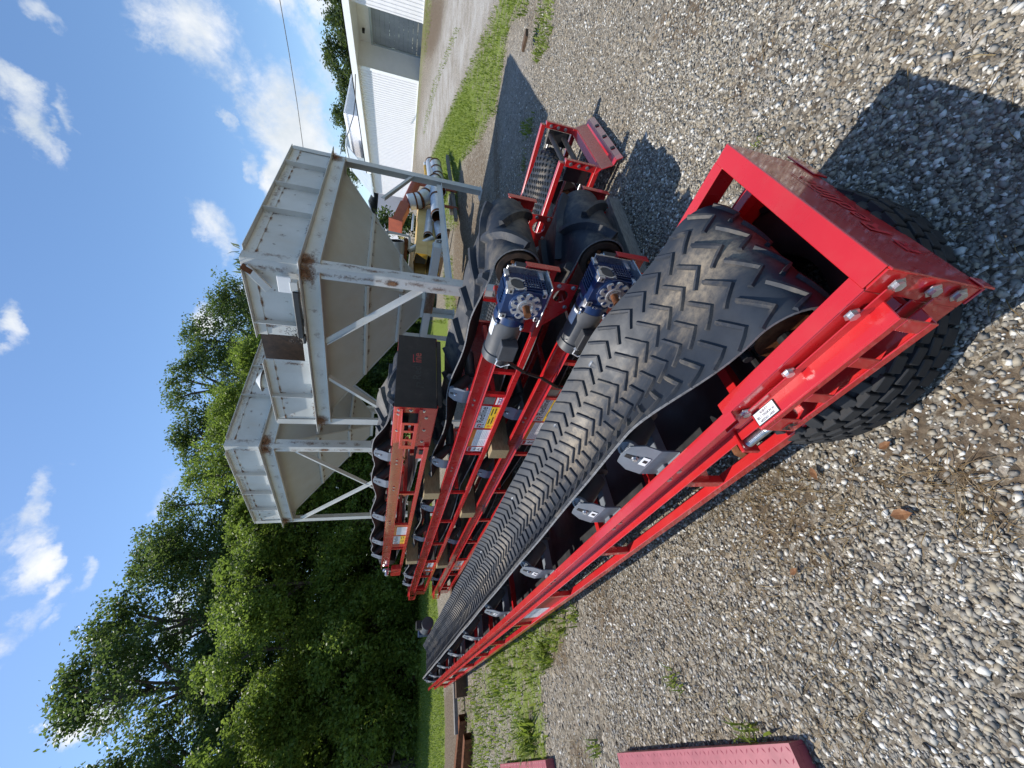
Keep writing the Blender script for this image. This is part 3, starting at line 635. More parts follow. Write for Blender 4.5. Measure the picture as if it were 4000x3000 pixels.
# ------------------------------------------------------------------ hopper bins
class Rust:
    """thin soft edged rust marks lying on a sheet"""
    def __init__(s): s.v = []; s.f = []; s.t = []
    def patch(s, o, U, V, N, u, v, ru, rv, lift=.003, k=1.0):
        o, U, V, N = (np.array(q, float) for q in (o, U, V, N)); n = 12; b = len(s.v); s.v.append(o + U * u + V * v + N * lift); s.t.append(k)
        for i in range(n): a = 2 * math.pi * i / n; s.v.append(o + U * (u + math.cos(a) * ru * 1.9) + V * (v + math.sin(a) * rv * 1.9) + N * lift); s.t.append(0)
        s.f += [(b, b + 1 + i, b + 1 + (i + 1) % n) for i in range(n)]
    def build(s, parent):
        o = npmesh('rust_stain', np.array(s.v), np.array(s.f), 'rust_mark', np.array(s.t), parent=parent); o['kind'] = 'stuff'; return o
def make_bin(org, rot, W, Ld, h, F, label, gap=None, hop=1.75, name='hopper_bin', tail_foot=0.0):
    """local frame: x along W, y along Ld, z up, origin at the front corner of the flange"""
    root = empty(name, org, rot, label, 'hopper bin')
    P = 'bin_paint'; c = .10; RU = Rust()
    corners = {(0, 0): 0, (W, 0): 1, (0, Ld): 2, (W, Ld): 3}
    # upper box, four walls
    b = MB(); zt = h
    b.box(c, W - c, 0, .012, .02, zt, P); b.box(c, W - c, Ld - .012, Ld, .02, zt, P); b.box(W - .012, W, c, Ld - c, .02, zt, P)
    if gap:
        b.box(0, .012, c, gap[0], .02, zt, P); b.box(0, .012, gap[1], Ld - c, .02, zt, P)
        b.box(0, .012, gap[0], gap[1], .02, .09, P)
    else: b.box(0, .012, c, Ld - c, .02, zt, P)
    for (x, y, sx, sy) in ((0, 0, 1, 1), (W, 0, -1, 1), (0, Ld, 1, -1), (W, Ld, -1, -1)):     # cut corners and their angle caps
        b.bar((x + sx * c, y, zt / 2 + .01), (x, y + sy * c, zt / 2 + .01), .012, zt - .02, P)
    b.build('box', root, bevel=.003)
    for (x, y, sx, sy) in ((0, 0, 1, 1), (W, 0, -1, 1), (0, Ld, 1, -1), (W, Ld, -1, -1)):
        b = MB(); x0, x1 = sorted((x - sx * .02, x + sx * .13)); y0, y1 = sorted((y - sy * .02, y - sy * .008)); b.box(x0, x1, y0, y1, .02, zt + .01, P)
        y0, y1 = sorted((y - sy * .008, y + sy * .13)); x0, x1 = sorted((x - sx * .02, x - sx * .008)); b.box(x0, x1, y0, y1, .02, zt + .01, P); b.build('corner_angle', root, bevel=.003)
    b = MB(); k_ = .016     # rusty sheets inside the walls
    for (x0, x1, y0, y1) in ((k_ + .08, W - k_ - .08, k_, k_ + .004), (k_ + .08, W - k_ - .08, Ld - k_ - .004, Ld - k_), (W - k_ - .004, W - k_, c, Ld - c)): b.box(x0, x1, y0, y1, .0, zt - .01, 'drum_rust')
    for (y0, y1) in ([(c, gap[0] - .01), (gap[1] + .01, Ld - c)] if gap else [(c, Ld - c)]): b.box(k_, k_ + .004, y0, y1, .0, zt - .01, 'drum_rust')
    if gap:
        b.box(.06, W - .06, .06, Ld - .06, .10, .11, 'drum_rust'); b.box(.26, .27, gap[0] - .15, gap[1] + .42, .11, zt + .06, 'drum_rust')  # dark plate added behind the opening, standing in for the shaded inside
    b.build('inner_sheets', root)
    # rim angle, turned out and down
    b = MB()
    def rimseg(p, q, out):
        p, q, out = np.array(p, float), np.array(q, float), np.array(out, float); L = q - p; l = np.linalg.norm(L); d = L / l
        b.obox((p + q) / 2 + out * .045 + np.array((0, 0, zt - .004)), d * l / 2, out * .05, (0, 0, .005), P)
        b.obox((p + q) / 2 + out * .006 + np.array((0, 0, zt - .07)), d * l / 2, out * .005, (0, 0, .06), P)
    rimseg((.13, 0, 0), (W - .13, 0, 0), (0, -1, 0)); rimseg((.13, Ld, 0), (W - .13, Ld, 0), (0, 1, 0)); rimseg((W, .13, 0), (W, Ld - .13, 0), (1, 0, 0))
    if gap: rimseg((0, .13, 0), (0, gap[0], 0), (-1, 0, 0)); rimseg((0, gap[1], 0), (0, Ld - .13, 0), (-1, 0, 0))
    else: rimseg((0, .13, 0), (0, Ld - .13, 0), (-1, 0, 0))
    b.build('rim', root, bevel=.002)
    # stiffeners: flat bars standing out of the walls
    def stiff(x, y, ax):
        b = MB()
        if ax == 0: b.box(x - .006, x + .006, y - .085, y, .03, zt - .01, P); b.box(x - .05, x - .006, y - .0015, y + .0, .03, zt - .14, P)
        elif ax == 1: b.box(x - .085, x, y - .006, y + .006, .03, zt - .01, P)
        elif ax == 2: b.box(x - .006, x + .006, y, y + .085, .03, zt - .01, P)
        else: b.box(x, x + .085, y - .006, y + .006, .03, zt - .01, P)
        b.build('stiffener', root)
    for k in (1, 2, 3): stiff(W * (.10 + .225 * k), 0, 0); stiff(W * (.10 + .225 * k), Ld, 2)
    for k in (1, 2, 3):
        y = Ld * (.05 + .235 * k)
        if gap and gap[0] - .05 < y < gap[1] + .05: continue
        stiff(0, y, 1); stiff(W, y, 3)
    # flange ring: ledge and channel web below
    fl = []
    for nm, p, q, out in (('a', (-.12, 0, 0), (W + .12, 0, 0), (0, -1, 0)), ('b', (0, -.12, 0), (0, Ld + .12, 0), (-1, 0, 0)), ('c', (-.12, Ld, 0), (W + .12, Ld, 0), (0, 1, 0)), ('d', (W, -.12, 0), (W, Ld + .12, 0), (1, 0, 0))):
        b = MB(); p, q, out = np.array(p, float), np.array(q, float), np.array(out, float); L = q - p; l = np.linalg.norm(L); d = L / l; m_ = (p + q) / 2; dz = .0 if nm in 'ac' else .0025
        b.obox(m_ + out * .05 + np.array((0, 0, .008 + dz)), d * l / 2, out * .062, (0, 0, .005), P)
        b.obox(m_ - out * .0 + np.array((0, 0, -.11)), d * (l / 2 - .18), out * .006, (0, 0, .112), P)
        b.obox(m_ + out * .03 + np.array((0, 0, -.215)), d * (l / 2 - .18), out * .03, (0, 0, .005), P)
        fl.append(b.build('flange_beam', root, bevel=.002))
    # legs: angle or I section
    for (x, y) in corners:
        sx = 1 if x == 0 else -1; sy = 1 if y == 0 else -1; b = MB(); w = .16; L = F + (tail_foot if (x, y) == (W, 0) else 0)
        x0, x1 = sorted((x - sx * .015, x + sx * w)); y0, y1 = sorted((y - sy * .015, y - sy * .003)); b.box(x0, x1, y0, y1, -L, -.002, P)
        y0, y1 = sorted((y - sy * .003, y + sy * w)); x0, x1 = sorted((x - sx * .015, x - sx * .003)); b.box(x0, x1, y0, y1, -L, -.002, P)
        b.box(*sorted((x - sx * .04, x + sx * .2)), *sorted((y - sy * .04, y + sy * .2)), -L - .012, -L, P)
        b.build('leg', root, bevel=.003)
    # pyramid hopper with ribs
    zo = -hop; o = .20; cx, cy = W / 2, Ld / 2
    q0 = [(.03, .03), (W - .03, .03), (W - .03, Ld - .03), (.03, Ld - .03)]; q1 = [(cx - o, cy - o), (cx + o, cy - o), (cx + o, cy + o), (cx - o, cy + o)]
    b = MB(); vs = [(x, y, -.03) for x, y in q0] + [(x, y, zo) for x, y in q1]
    b.add(vs, [(i, 4 + i, 4 + (i + 1) % 4, (i + 1) % 4) for i in range(4)], 'hopper_paint')
    for i in range(4): b.bar(np.array(vs[i]) * .98 + np.array(vs[4 + i]) * .02, vs[4 + i], .03, .03, 'hopper_paint')
    b.box(cx - o - .03, cx + o + .03, cy - o - .03, cy + o + .03, zo - .05, zo + .012, P); b.build('hopper', root)
    for k in (.42, .74):
        for i in range(4):
            b = MB(); a, d = (np.array(vs[j]) * (1 - k) + np.array(vs[j + 4]) * k for j in (i, (i + 1) % 4)); n_ = np.cross(d - a, np.array(vs[4 + i]) - np.array(vs[i])); n_ /= np.linalg.norm(n_); n_ = n_ * (-1 if n_[2] > 0 else 1)
            b.bar(a + n_ * .025 + (d - a) * .02, d + n_ * .025 - (d - a) * .02, .045, .05, P, n_); b.build('rib', root)
            U = (d - a) / np.linalg.norm(d - a); V = np.cross(n_, U)
            for j in range(6): RU.patch(a, U, V, n_, np.linalg.norm(d - a) * (.08 + .165 * j + .04 * random.random()), -.035, .04 + .03 * random.random(), .045 + .03 * random.random(), .003)
            RU.patch(a, U, V, n_, np.linalg.norm(d - a) * .5, -.0, np.linalg.norm(d - a) * .3, .10, .0025, .35)
    # rust along seams of the box and under the flanges
    for (o_, U, N, LL, lift, st) in (((0, 0, 0), (1, 0, 0), (0, -1, 0), W, .0, [W * (.10 + .225 * k) for k in (1, 2, 3)]), ((0, 0, 0), (0, 1, 0), (-1, 0, 0), Ld, .0, [Ld * (.05 + .235 * k) for k in (1, 2, 3)])):
        def P_(u, v, ru, rv, l=.003, k=1.0):
            if gap and N[0] < 0 and gap[0] - ru < u < gap[1] + ru: return
            RU.patch(o_, U, (0, 0, 1), N, u, v, ru, rv, l, k)
        for j in range(13): P_(LL * (.04 + .075 * j) + .05 * random.random(), zt - .138, .03 + .05 * random.random(), .014, .0125)
        for j in range(8): P_(LL * random.random() * .9 + .1, .04, .10 + .12 * random.random(), .03, .004, .6)
        for j in range(22): P_(LL * random.random(), zt * random.random(), .012 + .03 * random.random(), .012 + .05 * random.random(), .003, .55)
        P_(.10, zt * .5, .05, zt * .4, .021, .5); P_(LL * .5, zt - .07, LL * .35, .05, .0125, .45)
        for u in st:
            P_(u + .05, zt - .16, .07, .09); P_(u - .02, zt - .10, .06, .05); P_(u + .06, zt * .4, .03, .16, .003, .7)
            if N[0] < 0: pass
        for j in range(7): RU.patch(o_, U, (0, 0, 1), N, LL * (.08 + .13 * j), -.12, .12 * (.5 + random.random()), .06, .008, .42)
        for e in (.10, LL - .10): RU.patch(o_, U, (0, 0, 1), N, e, -.06, .14, .10, .0175, 1.0); RU.patch(o_, U, (0, 0, 1), N, e, -.03, .10, .05, .064, .8)
        for j in range(6): RU.patch(o_, U, (0, 0, 1), N, .05 + .06 * random.random(), -.25 - .3 * j, .02 + .03 * random.random(), .09 + .08 * random.random(), .017, .6)
    RU.patch((0, 0, 0), (0, 1, 0), (0, 0, 1), (-1, 0, 0), .09, -1.12, .035, .07, .0175, 1.3)
    RU.build(root)
    # diagonal braces
    def brace(p, q, w=.085):
        b = MB(); b.bar(p, q, w, .012, P, (0, 0, 1) if abs(p[0] - q[0]) < .01 else (0, 0, 1)); up = np.array((0, 0, 1.))
        d = np.array(q, float) - np.array(p, float); d /= np.linalg.norm(d); n_ = np.cross(d, up); n_ /= np.linalg.norm(n_); u = np.cross(n_, d)
        b.bar(np.array(p) + u * w * .5, np.array(q) + u * w * .5, .012, w, P, u); b.build('brace', root, bevel=.002)
    return root, brace
rot1 = (R(1.58), R(-2.08), R(42.48))
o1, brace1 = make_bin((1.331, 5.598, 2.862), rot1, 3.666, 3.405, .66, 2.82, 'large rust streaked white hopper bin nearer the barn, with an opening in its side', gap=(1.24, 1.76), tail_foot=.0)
brace1((0.02, .16, -1.55), (.02, 1.35, -.24)); brace1((.02, 3.25, -1.5), (.02, 2.1, -.24)); brace1((3.5, .02, -1.45), (2.35, .02, -.95), .07); brace1((.16, .05, -1.95), (3.5, .05, -2.0), .09)
b = MB(); b.bar((1.6, .3, -1.86), (1.6, 3.1, -1.86), .16, .14, 'bin_paint'); b.box(1.52, 1.68, 1.2, 1.75, -1.955, -1.79, 'rust_streak'); b.build('outlet_beam', o1, bevel=.003)
b = MB(); b.cyl((.30, 2.62, .35), (.30, 2.62, .86), .12, 'bin_paint', 20); b.lathe((.30, 2.62, .85), (0, 0, 1), [(.0, .19), (.10, .03), (.11, 0)], 20, 'bin_paint'); b.build('vent', o1, smooth=True)
b = MB(); b.box(-.19, -.07, .30, 1.10, .03, .10, 'black_plastic'); b.box(-.17, -.09, .16, .30, .03, .12, 'bin_paint'); b.box(-.165, -.10, 1.08, 1.22, .012, .05, 'black_plastic'); b.build('conduit', o1, bevel=.004)
b = MB(); b.box(-.16, -.14, .10, .34, .10, .26, 'white_sticker'); b.build('plate_sign', o1, bevel=.004)
b = MB(); b.bar((-.03, .1, .62), (-.11, .36, .38), .05, .09, 'bin_paint'); b.bar((-.03, .1, .66), (-.05, .16, .55), .055, .07, 'rust'); b.build('bracket', o1, bevel=.003)
n = 40; x = rng.normal(.03, .03, n); y = rng.normal(.16, .14, n); sp = blades('plant', x, y, .06 + .09 * rng.random(n), 'dark_leaf', None, None, .6, .08, None, z=np.full(n, .66)); sp.parent = o1; sp['label'] = 'small weeds sprouting from the bin rim'
b = MB()
for k in range(90):
    u = 1.02 + .30 * random.random(); w = .06 + .22 * random.random(); a = random.random() * 6.28
    b.bar((-.05, u, w), (-.05 - .03 * random.random(), u + .035 * math.cos(a), w + .035 * math.sin(a)), .004, .004, 'black_steel', (1, 0, 0))
b.build('dry_vine', o1)
o2, brace2 = make_bin((-1.53, 8.70, 4.04), (R(1.49), R(-1.4), R(42.9)), 3.75, 3.47, .61, 4.0, 'taller white hopper bin standing behind, nearer the tree row', hop=1.95)
brace2((.03, .2, -.62), (.03, 3.3, -3.6)); brace2((.0, 3.3, -.45), (.0, .2, -3.3)); brace2((3.5, 3.4, -.62), (1.0, 3.4, -3.0)); brace2((.2, .03, -3.3), (2.2, .03, -1.0))

# ------------------------------------------------------------------ conveyors.  local frame: s along the frame, t across, z up
def Fm(): return MB(mir=True)
RED = 'red_paint'
def hexbolt(b, c, d, r=.013, h=.012, mat='zinc'):
    b.lathe(c, d, [(0, r * 1.5), (.003, r * 1.5), (.003, r), (h, r * .97), (h, 0)], 6, mat)
def channel(par, s0, s1, t, out, zt, hh=.12, name='side_rail', fl=.045):
    """C channel, web set back, flanges towards out"""
    b = Fm(); a, c = sorted((t, t + out * fl)); w0, w1 = sorted((t, t + out * .006))
    b.box(s0, s1, w0, w1, zt - hh + .006, zt - .006, RED); b.box(s0, s1, a, c, zt - .006, zt, RED); b.box(s0, s1, a, c, zt - hh, zt - hh + .006, RED)
    return b.build(name, par, bevel=.0015)
class Belt:
    """closed loop: top run with a trough, tail pulley at s0, head pulley at s1"""
    def __init__(q, s0, s1, r, t0, t1, ztop, lift, idl, sag=0.0, slope=0.0, wing=.33):
        q.s0, q.s1, q.r, q.t0, q.t1, q.zt, q.lift, q.idl, q.sag, q.slope, q.wing = s0, s1, r, t0, t1, ztop, lift, idl, sag, slope, wing
        q.L = s1 - s0; q.arc = math.pi * r; q.total = 2 * q.L + 2 * q.arc
    def p(q, u, k):
        """u along the loop (0 at tail, top run growing), k across 0..1"""
        t = q.t0 + (q.t1 - q.t0) * k; u = u % q.total; e = abs(k - .5) * 2
        if u < q.L:
            s = q.s0 + u; f = min(1, u / .55) * min(1, (q.L - u) / .55); f = f * f * (3 - 2 * f)
            wz = q.lift * max(0, (e - q.wing) / (1 - q.wing)); dist = min([abs(s - i) for i in q.idl] + [9]); sg = q.sag * (1 - math.cos(min(1, dist / .6) * math.pi)) / 2
            nar = 1 - .10 * f * (e ** 2) * (q.lift / .12)
            return (s, q.t0 + (q.t1 - q.t0) * (.5 + (k - .5) * nar), q.zt + q.slope * s + f * (wz - sg * (.35 + .65 * e) - .01 * (1 - e)))
        u -= q.L
        if u < q.arc:
            a = u / q.r; return (q.s1 + q.r * math.sin(a), t, q.zt + q.slope * q.s1 - q.r + q.r * math.cos(a))
        u -= q.arc
        if u < q.L:
            s = q.s1 - u; x = u / q.L; return (s, t, q.zt + q.slope * s - 2 * q.r - .05 * math.sin(math.pi * min(1, u % 2.4 / 2.4)) * min(1, u / .5) * min(1, (q.L - u) / .5))
        u -= q.L; a = u / q.r; return (q.s0 - q.r * math.sin(a), t, q.zt + q.slope * q.s0 - q.r - q.r * math.cos(a))
    def frame(q, u, k):
        e = .004; P = np.array(q.p(u, k)); du = np.array(q.p(u + e, k)) - np.array(q.p(u - e, k)); dk = np.array(q.p(u, min(1, k + .01))) - np.array(q.p(u, max(0, k - .01)))
        n = np.cross(du, dk); n /= np.linalg.norm(n); return P, du / np.linalg.norm(du), dk / np.linalg.norm(dk), n
    def mesh(q, b, mat, nk=14, th=.010, step=.06):
        us = []; u = 0
        while u < q.total - 1e-6:
            us.append(u); curved = (q.L < u < q.L + q.arc) or u > 2 * q.L + q.arc or u < .7 or abs(u - q.L) < .3
            u += (.02 if curved else step)
        N = len(us); vo = []; vi = []
        for u in us:
            for j in range(nk + 1):
                P, a, c, n = q.frame(u, j / nk); n = n if q_up(n, q, u) else -n
                vo.append(P); vi.append(P - n * th)
        W = nk + 1; f = []; g = []
        for i in range(N):
            i2 = (i + 1) % N
            for j in range(nk): f.append((i * W + j, i * W + j + 1, i2 * W + j + 1, i2 * W + j))
        b.add(vo, f, mat); b.add(vi, [tuple(reversed(x)) for x in f], 'black_plastic')
        for j, rv in ((0, False), (nk, True)):
            vs = [vo[i * W + j] for i in range(N)] + [vi[i * W + j] for i in range(N)]
            ff = [(i, (i + 1) % N, N + (i + 1) % N, N + i) for i in range(N)]; b.add(vs, [tuple(reversed(x)) for x in ff] if rv else ff, 'belt_edge')
    def lug(q, b, pts, w, h, mat, sub=3, wb=None):
        """raised bar along a polyline of (u, k)"""
        path = []
        for (a, c) in zip(pts[:-1], pts[1:]):
            for i in range(sub): x = i / sub; path.append((a[0] + (c[0] - a[0]) * x, a[1] + (c[1] - a[1]) * x))
        path.append(pts[-1]); fr = [q.frame(u, min(.995, max(.005, k))) for u, k in path]; vs = []
        for i, (P, a, c, n) in enumerate(fr):
            n = n if q_up(n, q, path[i][0]) else -n
            d = fr[min(i + 1, len(fr) - 1)][0] - fr[max(i - 1, 0)][0]; d /= np.linalg.norm(d); sd = np.cross(d, n); W2 = (wb or w) / 2
            vs += [P - sd * W2 - n * .002, P - sd * w / 2 * .8 + n * h, P + sd * w / 2 * .8 + n * h, P + sd * W2 - n * .002]
        m = len(fr); fs = [(0, 1, 2, 3), (m * 4 - 1, m * 4 - 2, m * 4 - 3, m * 4 - 4)]
        for i in range(m - 1):
            o = i * 4
            for j in range(3): fs.append((o + j, o + 4 + j, o + 5 + j, o + j + 1))
        b.add(vs, fs, mat)
def q_up(n, q, u):
    u = u % q.total
    if u < q.L: return n[2] > 0
    u -= q.L
    if u < q.arc: a = u / q.r; return n[0] * math.sin(a) + n[2] * math.cos(a) > 0
    u -= q.arc
    if u < q.L: return n[2] < 0
    a = (u - q.L) / q.r; return -n[0] * math.sin(a) - n[2] * math.cos(a) > 0
simple('belt_edge', (.16, .16, .165), .8, 0, .4, 60)

BEND = R(20)
def idler(par, s, t0, t1, zr, lab=True, wing=.2, rise=.155, mid=True, lean=.0):
    """troughing idler: cross beam, brackets with a slotted ear, wing rollers and a flat roller"""
    g = 'grey_paint'; w = t1 - t0
    b = Fm(); b.bar((s + .03, t0 + .02, zr - .06), (s + .03, t1 - .02, zr - .06), .05, .05, g, (0, 0, 1)); b.build('cross_beam', par, bevel=.003)
    for (t, d) in ((t0, 1), (t1, -1)):
        b = Fm(); ti = t + d * .035
        # bracket: upright foot, then an ear bent towards the belt
        V = np.array((0, d * math.sin(BEND), math.cos(BEND))); Nn = np.array((0, -d * math.cos(BEND), math.sin(BEND))); z0 = zr + .03; q = rise - .02
        b.plate([(s - .088, zr - .055), (s + .088, zr - .055), (s + .088, z0), (s - .088, z0)], (0, ti, 0), (1, 0, 0), (0, 0, 1), (0, d, 0), .006, g)
        b.box(s - .088, s + .088, *sorted((t + d * .004, ti)), zr - .058, zr - .052, g); o = np.array((s, ti, z0))
        b.plate([(-.088, 0), (.088, 0), (.088, q * .52), (.056, q * .95), (.022, q), (-.022, q), (-.056, q * .95), (-.088, q * .52)], o, (1, 0, 0), V, -Nn, .006, g)
        b.plate([(-.016, q * .45), (.016, q * .45), (.010, q * .90), (-.010, q * .90)], o, (1, 0, 0), V, Nn, .002, 'black_steel')
        hexbolt(b, o + V * q * .55 + Nn * .002, Nn, .010, .012, 'zinc')
        if lab: b.rect(o, (1, 0, 0), V, Nn, -.026, .01, .026, .040, .003, 'white_sticker'); b.rect(o, (1, 0, 0), V, Nn, -.010, .014, .008, .032, .0042, 'black_print')
        b.build('idler_bracket', par, bevel=.0015)
        b = Fm(); p0 = np.array((s, ti + d * .055, zr + .03 + (rise - .02) * .66)); p1 = np.array((s, ti + d * (w * wing + .04), zr - .022)); dr = p1 - p0; L = np.linalg.norm(dr)
        b.lathe(p0, dr, [(.006, .0485), (L, .0485), (L, 0)], 20, 'motor_grey'); b.lathe(p0, dr, [(.004, .0), (.004, .016), (.007, .018), (.007, .034), (.0, .036), (.0, .046), (.006, .050), (.012, .050)], 20, 'grey_paint'); b.cyl(p0 - dr / L * .02, p0 + dr / L * .01, .009, 'zinc', 10)
        b.build('wing_roller', par, smooth=True)
    if mid:
        b = Fm(); b.cyl((s + .002, t0 + w * wing + .11, zr - .05), (s + .002, t1 - w * wing - .11, zr - .05), .0485, 'motor_grey', 20); b.build('flat_roller', par, smooth=True)
def bolts(par, lst, d, r=.012, h=.012, mat='zinc'):
    for c in lst: b = Fm(); hexbolt(b, c, d, r, h, mat); b.build('bolt', par)
def railbolts(par, ss, t, d, z): bolts(par, [(s + k, t, z) for s in ss for k in (-.035, .035)], (0, d, 0))
def frame_sides(par, s0, s1, t0, t1, zt, hgt_, ups, panels=(), hh=.12):
    for (t, d) in ((t0, -1), (t1, 1)):
        channel(par, s0, s1, t, d, zt, hh)
        b = Fm(); a, c = sorted((t - d * .004, t + d * .038)); b.box(s0, s1, a, c, zt - hgt_, zt - hgt_ + .045, RED); b.build('lower_rail', par, bevel=.002)
        for s in ups:
            b = Fm(); a, c = sorted((t + d * .001, t + d * .034)); b.box(s - .018, s + .018, a, c, zt - hgt_ + .045, zt - hh, RED); b.build('upright', par, bevel=.002)
        for (u, v) in panels:
            b = Fm(); a, c = sorted((t + d * .010, t + d * .016)); b.box(u, v, a, c, zt - hgt_ + .03, zt - hh + .001, 'dull_red_paint' if hh == .125 else RED); b.build('side_panel', par, bevel=.001)
def cross_ties(par, ss, t0, t1, z):
    for s in ss:
        b = Fm(); b.box(s - .02, s + .02, t0 + .006, t1 - .006, z - .02, z + .02, RED); b.build('cross_tie', par, bevel=.002)
def guard_box(par, s0, s1, t, z0, z1, dep=.085, d=-1, slope=.05):
    """take-up guard: box with slanted ends and three windows in its face"""
    b = Fm(); tf = t + d * dep; th = .005; L = s1 - s0
    def strip(u0, u1, v0, v1): a, c = sorted((tf, tf + d * th)); b.box(u0, u1, a, c, v0, v1, RED)
    h = z1 - z0; wv0, wv1 = z0 + h * .22, z1 - h * .18; wn = [(.08, .28), (.36, .60), (.68, .86)]
    strip(s0 + slope, s1 - slope * .3, wv1, z1); strip(s0 + slope, s1 - slope * .3, z0, wv0); e = s0 + slope; LL = s1 - slope * .3 - e; last = e
    for (x, y) in wn: strip(last, e + LL * x, wv0, wv1); last = e + LL * y
    strip(last, s1 - slope * .3, wv0, wv1)
    b.plate([(s0, t), (s1, t), (s1 - slope * .3, tf), (s0 + slope, tf)], (0, 0, z1 - th), (1, 0, 0), (0, 1, 0), (0, 0, 1), th, RED)
    b.plate([(s0, t), (s1, t), (s1 - slope * .3, tf), (s0 + slope, tf)], (0, 0, z0), (1, 0, 0), (0, 1, 0), (0, 0, 1), th, RED)
    x0, x1 = sorted((t, t + d * .004)); b.box(s0 - .03, s1 + .02, x0, x1, z1 - .002, z1 + .03, RED); b.box(s0 - .03, s1 + .02, x0, x1, z0 - .03, z0 + .002, RED)
    return b.build('take_up_guard', par, bevel=.002)
def logo(b, o, U, V, N, u, v, hgt_, lift, m1, m2):
    """emblem: open R in two strokes, then the word and its overline"""
    k = hgt_
    for poly, mt in (([(0, .75), (.55, .75), (.75, .66), (.75, .36), (.58, .28), (.42, .28), (.42, .42), (.58, .44), (.58, .60), (.0, .60)], m1), ([(0, .0), (.16, .0), (.16, .38), (.34, .38), (.34, .52), (0, .52)], m2), ([(.40, .24), (.56, .24), (.80, 0), (.60, 0)], m2)):
        b.plate([(u + x * k, v + y * k) for x, y in poly], np.array(o, float) + np.array(N, float) * lift, U, V, N, .0006, mt)
    return u + .95 * k
def word(b, o, U, V, N, u, v, hgt_, lift, mat, acc):
    b.text('Redline', o, U, V, N, u, v, hgt_, lift, mat, .012); b.rect(o, U, V, N, u + hgt_ * 1.95, v + hgt_ * .66, u + hgt_ * 2.9, v + hgt_ * .71, lift, acc)
def brand_sticker(par, o, U, V, N, w, h):
    b = Fm(); b.rect(o, U, V, N, 0, 0, w, h, .0008, 'white_sticker', .0008); x = logo(b, o, U, V, N, w * .03, h * .14, h * .85, .002, 'red_print', 'black_print')
    word(b, o, U, V, N, x, h * .34, (w - x) / 3.15, .002, 'black_print', 'red_print'); b.text('SYSTEMS INC', o, U, V, N, x, h * .10, h * .16, .002, 'grey_print', 0, w - x - .01)
    return b.build('brand_sticker', par)
def warn_sticker(par, o, U, V, N, w, h):
    b = Fm(); b.rect(o, U, V, N, 0, 0, w, h, .0008, 'yellow_print', .0008)
    for (v, t) in ((.80, (.22, .46, .62, .92)), (.52, (.22, .55, .70, .95))):
        b.rect(o, U, V, N, w * t[0], h * v, w * t[1], h * (v + .09), .002, 'black_print'); b.rect(o, U, V, N, w * t[2], h * v, w * t[3], h * (v + .09), .002, 'black_print')
    for k in range(4): b.rect(o, U, V, N, w * .22, h * (.10 + .1 * k), w * (.75 + .05 * (k % 2)), h * (.125 + .1 * k), .002, 'orange_print')
    for k in (.25, .72): b.cyl(np.array(o, float) + np.array(U) * w * .10 + np.array(V) * h * k + np.array(N) * .001, np.array(o, float) + np.array(U) * w * .10 + np.array(V) * h * k + np.array(N) * .0022, h * .16, 'orange_print', 16)
    return b.build('warning_sticker', par)
def doc_sticker(par, o, U, V, N, w, h, orange=True):
    b = Fm(); b.rect(o, U, V, N, 0, 0, w, h, .0008, 'white_sticker', .0008)
    if orange: b.rect(o, U, V, N, 0, h * .82, w, h, .002, 'orange_print')
    b.rect(o, U, V, N, w * .49, 0, w * .50, h, .0024, 'grey_print')
    for c in (0.03, .53):
        for k in range(9): b.rect(o, U, V, N, w * c, h * (.06 + .082 * k), w * (c + .30 + .14 * random.random()), h * (.075 + .082 * k), .002, 'grey_print')
    return b.build('document_sticker', par)
def danger_sticker(par, o, U, V, N, w, h):
    b = Fm(); b.rect(o, U, V, N, 0, 0, w, h, .0008, 'white_sticker', .0008); b.rect(o, U, V, N, w * .06, h * .80, w * .94, h * .96, .002, 'red_print'); b.rect(o, U, V, N, w * .06, h * .04, w * .94, h * .26, .002, 'black_print')
    for (p, q) in (((.5, .70), (.5, .45)), ((.5, .45), (.3, .32)), ((.5, .45), (.72, .34)), ((.3, .62), (.75, .58))): b.bar(np.array(o, float) + np.array(U) * w * p[0] + np.array(V) * h * p[1] + np.array(N) * .0022, np.array(o, float) + np.array(U) * w * q[0] + np.array(V) * h * q[1] + np.array(N) * .0022, w * .09, .001, 'black_print', N)
    return b.build('danger_sticker', par)

